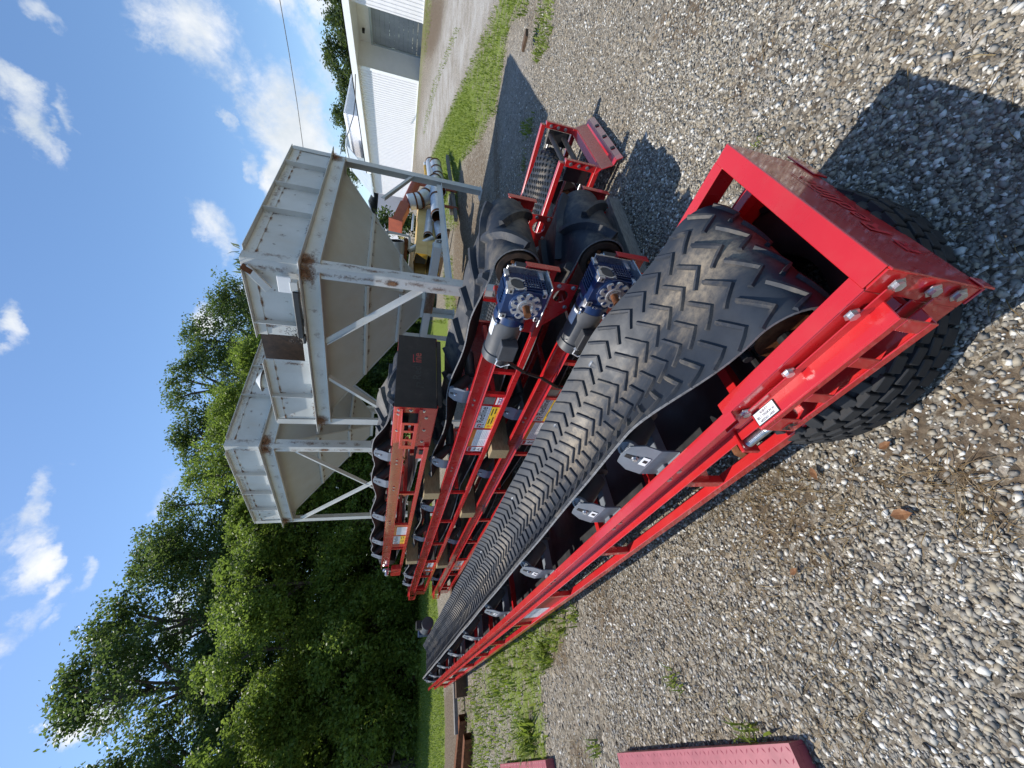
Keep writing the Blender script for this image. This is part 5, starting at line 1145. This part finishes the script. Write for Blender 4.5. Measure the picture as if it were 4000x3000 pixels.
for (s, z, lb, ex) in ((3.15, .452, 'new timber block between the lowest and middle red frames, nearest the drives', -.10), (4.82, .462, 'second new timber block between the lowest and middle red frames', -.08), (7.2, .482, 'farthest new timber block between the lowest and middle red frames', -.08),
                       (4.22, 1.005, 'near new timber block between the middle and top red frames', -.07), (6.83, 1.03, 'far new timber block between the middle and top red frames', -.08)):
    zz = z + .0085 * s if z > .9 else z + .0085 * s
    timber(L2W(O2, TH2, s, 1.4 + ex, zz - .01), L2W(O2, TH2, s, 1.4 + WS + .1, zz - .01), .17, .182, 'new_timber', lb, 'timber', 'timber_block', group='timber blocks in the red stack')
timber(L2W(O2, TH2, 1.12, 1.28, -.05), L2W(O2, TH2, 1.0, 2.35, -.05), .22, .15, 'grey_timber', 'weathered grey timber beam under the lowest drive drum')
timber(L2W(O2, TH2, 4.6, 1.25, -.02), L2W(O2, TH2, 4.6, 2.4, -.02), .2, .16, 'brown_timber', 'dark timber beam under the middle of the lowest red frame')
timber(L2W(O2, TH2, 9.2, 1.1, -.02), L2W(O2, TH2, 9.2, 2.5, -.02), .2, .2, 'brown_timber', 'dark timber beam under the far end of the lowest red frame')
def power_cord():
    pts = [(1.66, 1.26, .93), (1.78, 1.28, .80), (1.9, 1.32, .66), (1.98, 1.34, .48), (2.1, 1.36, .30), (2.14, 1.37, .16)]
    b = MB(); ws = [np.array(L2W(O2, TH2, *p)) for p in pts]; fine = []
    for i in range(len(ws) - 1):
        for k in range(6): fine.append(ws[i] * (1 - k / 6) + ws[i + 1] * k / 6)
    b.tube(fine + [ws[-1]], .013, 'cable_black', 8); o = b.build('power_cord', None, smooth=True); tagob(o, 'black power cord hanging from the upper motor across the lower rail', 'cord')
power_cord()

# ---- fourth frame on the right, rough top belt
def make_side():
    o = L2W(O2, TH2, .8, 2.55, 0); r = empty('belt_conveyor', o, (0, 0, TH2 + math.pi / 2), 'red conveyor with fine ribbed belt and sloping skid, standing behind the stack', 'conveyor')
    W = .80; zt = .50; L = 4.2
    for t in (0, W):
        b = Fm(); b.box(0, L, t - .022, t + .022, zt - .04, zt, RED); b.build('side_rail', r, bevel=.003)
        b = Fm(); b.box(-.03, L, t - .022, t + .022, .16, .20, RED); b.build('lower_rail', r, bevel=.003)
        b = Fm(); b.box(-.03, .02, t - .021, t + .021, .20, zt - .041, RED); b.build('end_post', r, bevel=.003)
        bolts(r, [(-.005, t - .0225, z) for z in (.27, .34, .41)], (0, -1, 0), .011, .008)
        for s in (1.3, 2.4, 3.5):
            b = Fm(); b.box(s, s + .035, t - .02, t + .02, .20, zt - .041, RED); b.build('upright', r, bevel=.003)
        b = Fm(); b.box(.02, 1.0, t - .004 + (.03 if t == 0 else -.03), t + .004 + (.03 if t == 0 else -.03), .38, .40, 'zinc'); b.box(.02, 1.0, t - .004 + (.03 if t == 0 else -.03), t + .004 + (.03 if t == 0 else -.03), .24, .26, 'zinc'); b.box(.02, .14, t - .008 + (.03 if t == 0 else -.03), t + .008 + (.03 if t == 0 else -.03), .22, .42, 'black_steel'); b.build('take_up_slide', r, bevel=.002)
        b = Fm(); b.lathe((.27, t + (.06 if t == 0 else -.06), .315), (0, 1 if t == 0 else -1, 0), [(0, 0), (0, .03), (.06, .035), (.06, .05), (.12, .05)], 16, 'rust'); b.build('bearing', r, smooth=True)
    for z in (.27, .40):
        b = Fm(); b.cyl((.06, .05, z), (.06, W - .05, z), .022, 'black_steel', 10); b.build('spreader', r, smooth=True)
    B = Belt(.27, L - .2, .125, .075, W - .075, .478, .06, [9], 0, 0, .3); b = Fm(); B.mesh(b, 'belt_rubber', 10, .009, .05); n = int(2.2 / .052)
    for i in range(-6, n):
        for c in range(10):
            k = .06 + .098 * c; u = i * .052 + (.026 if c % 2 else 0); B.lug(b, [(u + .012, k - .038), (u, k), (u + .016, k + .038)], .011, .009, 'tyre_rubber', 2, .02)
    b.build('ribbed_belt', r, smooth=True)
    b = Fm(); b.cyl((.27, .10, .352), (.27, W - .10, .352), .115, 'black_steel', 24); b.cyl((.27, .02, .352), (.27, W - .02, .352), .02, 'rust', 12); b.build('tail_pulley', r, smooth=True)
    # skid: sheet bent in three faces
    b = Fm(); pr = [(.02, .19), (-.025, .16), (-.075, .075), (-.115, .068), (-.145, .025)]
    for (p, q) in zip(pr[:-1], pr[1:]):
        d = np.array((q[0] - p[0], 0, q[1] - p[1]), float); n = np.array((d[2], 0, -d[0])); n /= np.linalg.norm(n); n = n if n[2] > 0 else -n
        b.obox(((p[0] + q[0]) / 2, W / 2, (p[1] + q[1]) / 2), d / 2, (0, W / 2 + .04, 0), n * .004, RED)
    sk = b.build('skid', r, bevel=.002)
    for k in (.15, .45, .75): b = Fm(); b.obox((-.130 - .004, W * k + .04, .0485), (-.009, 0, -.013), (0, .018, 0), (.0045, 0, -.0038), 'black_steel'); b.build('slot', sk)
    for s in (.9, 2.0, 3.1):
        b = Fm(); b.box(s, s + .04, .022, W - .022, .18, .22, RED); b.build('cross_tie', r, bevel=.003)
make_side()

# ------------------------------------------------------------------ pink red tread plates at the left
def tread_plate(name, c, rot, L, W, H, label):
    b = MB(); b.box(0, L, 0, W, H - .03, H, 'pink_red_steel'); b.box(.0, L, 0.0, .012, 0, H - .0305, 'pink_red_steel'); b.box(0, .012, .0125, W, 0, H - .0305, 'pink_red_steel')
    nx, ny = int(L / .034), int(W / .034)
    for i in range(nx):
        for j in range(ny):
            x, y = (i + .5) * .034, (j + .5) * .034; a = .8 if (i + j) % 2 else -.8; U = np.array((math.cos(a), math.sin(a), 0)); V = np.array((-math.sin(a), math.cos(a), 0)); c0 = np.array((x, y, H))
            b.add([c0 - U * .013, c0 - V * .004, c0 + U * .013, c0 + V * .004, c0 + np.array((0, 0, .0022))], [(0, 1, 4), (1, 2, 4), (2, 3, 4), (3, 0, 4)], 'pink_red_steel')
    o = b.build(name, None, bevel=0); o.location = c; o.rotation_euler = (0, 0, rot); return tagob(o, label, 'steel plate')
pa, pb = np.array((-1.297, 1.123)), np.array((-2.341, 2.216)); d = pb - pa
tread_plate('tread_plate', (pa[0], pa[1], 0), math.atan2(d[1], d[0]), float(np.linalg.norm(d)), .9, .08, 'larger pink red diamond tread plate at the lower left edge')
pa, pb = np.array((-3.405, 3.307)), np.array((-4.686, 4.619)); d = pb - pa
tread_plate('tread_plate', (pa[0], pa[1], 0), math.atan2(d[1], d[0]), float(np.linalg.norm(d)), .9, .08, 'smaller looking pink red diamond tread plate farther back at the left edge')
# old rusty channels at the left, half sunk in weeds
for i, (p, q, lb) in enumerate((((-6.05, 6.95, .0), (-8.2, 7.2, .0), 'rusty steel channel on the soil, farther of the two at the left edge'), ((-5.95, 6.45, .0), (-8.2, 6.45, .0), 'rusty steel channel on the soil, nearer of the two at the left edge'))):
    b = MB(); p, q = np.array(p), np.array(q); L = np.linalg.norm(q - p); b.box(0, L, -.07, .07, .13, .142, 'rust'); b.box(0, L, -.07, -.058, 0, .13, 'rust'); b.box(0, L, .058, .07, 0, .13, 'rust'); b.box(0, L, -.075, .075, -.005, .004, 'rust')
    o = b.build('steel_channel', None, bevel=.003); o.location = tuple(p); o.rotation_euler = (0, 0, math.atan2(q[1] - p[1], q[0] - p[0])); tagob(o, lb, 'steel channel', 'rusty channels at the left')

# ------------------------------------------------------------------ scrap and pipes behind the near bin
def at_z(px, py, z):
    d = pixdir(px, py); t = (z - EYE) / d[2]; return np.array([0, 0, EYE]) + d * t
def at_y(px, py, Y):
    d = pixdir(px, py); return np.array([0, 0, EYE]) + d * (Y / d[1])
def pipe_thing(p, q, r, label, mat='galvanised', bands=(), name='pipe', rusty=True):
    p, q = np.array(p, float), np.array(q, float); root = empty(name, tuple((p + q) / 2), label=label, cat='pipe'); c = (p + q) / 2; b = MB(); b.pipe(p - c, q - c, r, r * .93, mat, 24, 'rust'); b.build('tube', root, smooth=True)
    d = (q - p) / np.linalg.norm(q - p); L = np.linalg.norm(q - p)
    for k in bands:
        b = MB(); b.lathe(p - c + d * L * k, d, [(-.05, r * 1.003), (-.05, r * 1.06), (.05, r * 1.06), (.05, r * 1.003)], 24, 'rust'); b.build('band', root, smooth=True)
    return root
P = lambda x, y, Y: at_y(x, y, Y)
pipe_thing(P(1712, 848, 11.6), P(1700, 700, 13.6), .20, 'widest pale steel pipe with an open dark end and a rust band', bands=(.02, .45, .97))
pipe_thing(P(1718, 745, 13.4), P(1700, 640, 15.4), .21, 'pale pipe with four rust bands at the right end of the scrap row', bands=(.2, .45, .7, .97))
pipe_thing(P(1690, 700, 14.2), P(1680, 632, 16.0), .17, 'slim pale pipe lying behind the banded pipe', bands=(.97,))
pipe_thing(P(1725, 935, 10.8), P(1712, 880, 11.8), .135, 'pale pipe with a rusty open end, in front of the widest pipe', bands=(.03,))
pipe_thing(P(1672, 927, 11.2), P(1680, 830, 13.0), .12, 'pale pipe partly hidden behind the near bin leg', bands=(.03,))
pipe_thing(P(1592, 983, 11.0), P(1690, 930, 11.2), .075, 'small white pipe leaning on the scrap pile')
pipe_thing(P(1615, 840, 12.6), P(1610, 905, 11.4), .035, 'thin bright white tube on the yellow channels', mat='white_sticker')
# bent duct standing on the pipes
def duct():
    c = P(1640, 780, 13.0); root = empty('duct', tuple(c), label='pale segmented elbow duct with rust seams leaning on the pipes', cat='duct')
    pts = [P(1596, 790, 12.9), P(1640, 782, 12.9), P(1668, 765, 13.0), P(1700, 735, 13.2)]; pts = [p - c for p in pts]; b = MB()
    for i in range(3):
        d = pts[i + 1] - pts[i]; L = np.linalg.norm(d); b.lathe(pts[i], d, [(0, .0), (0, .24), (L, .24), (L, .0)], 20, 'galvanised')
    b.build('shell', root, smooth=True); b = MB()
    for i in (1, 2): d = pts[i + 1] - pts[i - 1]; b.lathe(pts[i], d, [(-.03, .235), (-.03, .255), (.03, .255), (.03, .235)], 20, 'rust')
    b.lathe(pts[1] * .6 + pts[0] * .4, pts[1] - pts[0], [(-.03, .235), (-.03, .25), (.02, .25), (.02, .235)], 20, 'rust'); b.build('seam', root, smooth=True)
duct()
# yellow channels strapped in a bundle
def yellow_beam(p, q, w, h, label, mat='tan_yellow_paint'):
    p, q = np.array(p, float), np.array(q, float); c = (p + q) / 2; b = MB(); d = q - p; L = np.linalg.norm(d); k = w * .28
    pr = [(-w / 2, -h / 2), (-w / 2 + k, -h / 2), (-w / 2 + .02, -h / 2 + .03), (-w / 2 + .02, h / 2 - .05), (0, h / 2 - .015), (w / 2 - .02, h / 2 - .05), (w / 2 - .02, -h / 2 + .03), (w / 2 - k, -h / 2), (w / 2, -h / 2), (w / 2, h / 2 - .04), (0, h / 2), (-w / 2, h / 2 - .04)]
    d = d / L; sd = np.cross(d, (0, 0, 1)); sd /= np.linalg.norm(sd); u = np.cross(sd, d); n = len(pr)
    vs = [p - c + sd * x + u * y for x, y in pr] + [q - c + sd * x + u * y for x, y in pr]
    b.add(vs, [(i, (i + 1) % n, n + (i + 1) % n, n + i) for i in range(n)], mat); b.add(vs, [(i, 11 - i if i == 0 else 12 - i - 1, 0) for i in ()] or [(0, 1, 2), (9, 8, 7)], 'yellow_paint')
    o = b.build('yellow_channel', None); o.location = tuple(c); return tagob(o, label, 'steel channel', 'yellow channels in the scrap pile')
yellow_beam(P(1640, 1030, 10.6), P(1650, 800, 14.2), .55, .34, 'upper yellow steel channel on the scrap pile, its open end toward the camera')
yellow_beam(P(1682, 1036, 10.5), P(1672, 800, 14.2), .50, .26, 'lower yellow steel channel under the pile, its jagged end beside the bin leg')
yellow_beam(P(1700, 1040, 10.4), P(1690, 900, 12.6), .48, .22, 'lowest short yellow steel channel close to the ground')
b = MB(); c = P(1655, 1000, 11.0)
for k in range(3):
    pass
for i, (x0, y0, x1, y1, Y) in enumerate(((1664, 690, 1660, 648, 15.2), (1668, 745, 1662, 715, 14.6), (1674, 742, 1668, 712, 14.5))):
    p, q = P(x0, y0, Y), P(x1, y1, Y + .6); b = MB(); cc = (p + q) / 2; b.cyl(p - cc, q - cc, .05, 'yellow_paint', 12); b.cyl(q - cc, q - cc + (q - p) * .3, .045, 'white_sticker', 12); o = b.build('yellow_post', None, smooth=True); o.location = tuple(cc); tagob(o, ('yellow post with a white tip, rightmost of the scrap', 'yellow post with a white tip behind the elbow duct, upper one', 'yellow post with a white tip behind the elbow duct, lower one')[i], 'post', 'yellow posts with white tips')
def auger():
    p, q = P(1545, 885, 12.4), P(1632, 700, 13.6); c = (p + q) / 2; root = empty('auger_trough', tuple(c), label='rusty orange auger trough with flanged end, raised above the scrap', cat='auger'); b = MB(); d = q - p; L = np.linalg.norm(d); d /= L
    b.lathe(p - c + d * L * .35, d, [(0, 0), (0, .15), (L * .62, .15), (L * .62, 0)], 20, 'auger_red'); b.build('tube', root, smooth=True)
    b = MB(); sd = np.cross(d, (0, 0, 1)); sd /= np.linalg.norm(sd); u = np.cross(sd, d); b.obox(p - c + d * L * .2, d * L * .2, sd * .17, u * .14, 'auger_red'); b.obox(p - c, d * .02, sd * .27, u * .20, 'auger_red')
    for k in (-.17, -.06, .06, .17): b.obox(p - c + d * .09 + sd * k, d * .07, sd * .012, u * .17, 'auger_red')
    b.build('housing', root, bevel=.004); b = MB(); b.lathe(p - c + d * L * .22 + u * .14, u, [(0, .09), (.02, .09), (.02, 0)], 14, 'black_steel'); b.build('port', root)
    for k in (.55, .9):
        b = MB(); e = p - c + d * L * k; f = e.copy(); f[2] = float(gz(*(e + c)[:2])) - c[2]; b.bar(e, f, .07, .07, 'auger_red', (0, 1, 0)); b.build('leg', root)
auger()
def hopper_scrap():
    c = P(1560, 990, 10.8); root = empty('spout', tuple(c), label='white frame with a dark oval spout and rusty lower edge under the near bin', cat='spout'); b = MB()
    a = [P(1512, 905, 10.8) - c, P(1600, 925, 10.8) - c, P(1598, 975, 10.8) - c, P(1505, 960, 10.8) - c]
    b.bar(a[0], a[1], .06, .06, 'bin_paint', (0, 1, 0)); b.bar(a[1], a[2], .06, .06, 'bin_paint', (0, 1, 0)); b.bar(a[0], a[3], .06, .06, 'bin_paint', (0, 1, 0)); b.build('frame', root)
    b = MB(); p, q = P(1545, 940, 10.6) - c, P(1548, 1040, 10.9) - c; b.pipe(p, q, .22, .205, 'galvanised', 22, 'black_steel'); b.build('spout_tube', root, smooth=True)
    b = MB(); e = P(1582, 1000, 10.9) - c; b.bar(e + np.array((.4, 0, 0)), e - np.array((.75, 0, 0)), .5, .10, 'rust'); b.build('rusty_tray', root, bevel=.02)
    b = MB(); e = P(1640, 1040, 11.4) - c; g = P(1640, 1000, 11.4) - c
    b.obox(P(1650, 1045, 11.4) - c, (.42, 0, 0), (0, .2, 0), (0, 0, .38), 'hopper_paint'); b.build('base_box', root, bevel=.01)
hopper_scrap()
# grey clamps in a row
for i in range(5):
    p = P(1718 - 9 * (i % 2), 948 + 9 * i, 10.4 + .05 * i); b = MB()
    pts = [(math.cos(a) * .11, 0, math.sin(a) * .11) for a in np.linspace(.3, 2.9, 9)]; b.tube([(.12, 0, -.05)] + pts + [(-.12, 0, -.05)], .022, 'galvanised', 8); b.box(.09, .17, -.03, .03, -.07, -.03, 'galvanised'); b.box(-.17, -.09, -.03, .03, -.07, -.03, 'galvanised')
    o = b.build('pipe_clamp', None, smooth=True); o.location = tuple(p); o.rotation_euler = (0, 0, .6); tagob(o, 'grey half round pipe clamp in the row before the rusty open pipe', 'clamp', 'pipe clamps on the scrap')
for (p, q, w, h, mat, lb) in ((at_z(1752, 612, .25), at_z(1788, 860, .05), .14, .10, 'grey_timber', 'long pale timber lying on the grass in front of the pipes'), (at_z(1758, 900, .12), at_z(1716, 1090, .22), .14, .14, 'brown_timber', 'dark brown beam under the scrap pile'),
                              (at_z(1765, 770, .12), at_z(1772, 830, .10), .22, .12, 'grey_timber', 'short grey block beside the pale timber on the grass'), (at_z(2048, 190, .12), at_z(2064, 128, .14), .12, .04, 'brown_timber', 'dark stick lying on the gravel at the right')):
    timber(p, q, w, h, mat, lb)
n = 260; cpt = at_z(1745, 735, .1); x = rng.normal(0, .22, n); y = rng.normal(0, .25, n); o = blades('weed', x, y, .15 + .3 * rng.random(n), 'bright_leaf', 'leafy weeds growing over the pale timber by the pipes', 'weed', .8, .12, None, z=np.zeros(n)); o.location = (cpt[0], cpt[1], float(hgt(cpt[0], cpt[1])))
# overhead cables
def cable(pts, r, label):
    b = MB(); pts = [np.array(p, float) for p in pts]; c = sum(pts) / len(pts); fine = []
    for i in range(len(pts) - 1):
        for k in range(8): fine.append(pts[i] * (1 - k / 8) + pts[i + 1] * k / 8 - c)
    b.tube(fine + [pts[-1] - c], r, 'cable_black', 6); o = b.build('cable', None, smooth=True); o.location = tuple(c); tagob(o, label, 'cable')
D = lambda x, y, d: np.array([0, 0, EYE]) + pixdir(x, y) * d
cable([D(1070, -120, 32), D(1093, 0, 33), D(1128, 200, 34.5), D(1160, 400, 36), D(1190, 620, 38), D(1225, 900, 41)], .022, 'thin overhead wire crossing the sky right of the near bin')
cable([D(1388, 290, 36), D(1388, 390, 37), D(1380, 455, 40), D(1360, 520, 43), D(1338, 560, 45), D(1330, 600, 47)], .035, 'black service cable sagging over the barn roof')
# dead leaves
for (px, py, s, lb) in ((3540, 2010, .032, 'dry orange brown leaf lying on gravel left of the red rail'), (3120, 2230, .022, 'small dry leaf on the straw covered gravel'), (3190, 1850, .026, 'grey brown curled leaf on gravel near the tyre'), (3470, 1740, .022, 'brown leaf on gravel below the tyre')):
    p = at_z(px, py, .0); b = MB(); out = [(0, 0), (.25, .3), (.6, .38), (1, .05), (.65, -.32), (.25, -.25)]; vs = [(s * (x - .5) * 2, s * y * 1.6, s * .5 * abs(y) + .012 + random.random() * .004) for x, y in out] + [(0, 0, .008)]
    b.add(vs, [(6, i, (i + 1) % 6) for i in range(6)], 'rust_streak'); o = b.build('dead_leaf', None); o.location = (p[0], p[1], float(hgt(p[0], p[1])) + .01); o.rotation_euler = (0, 0, random.random() * 6); tagob(o, lb, 'leaf')
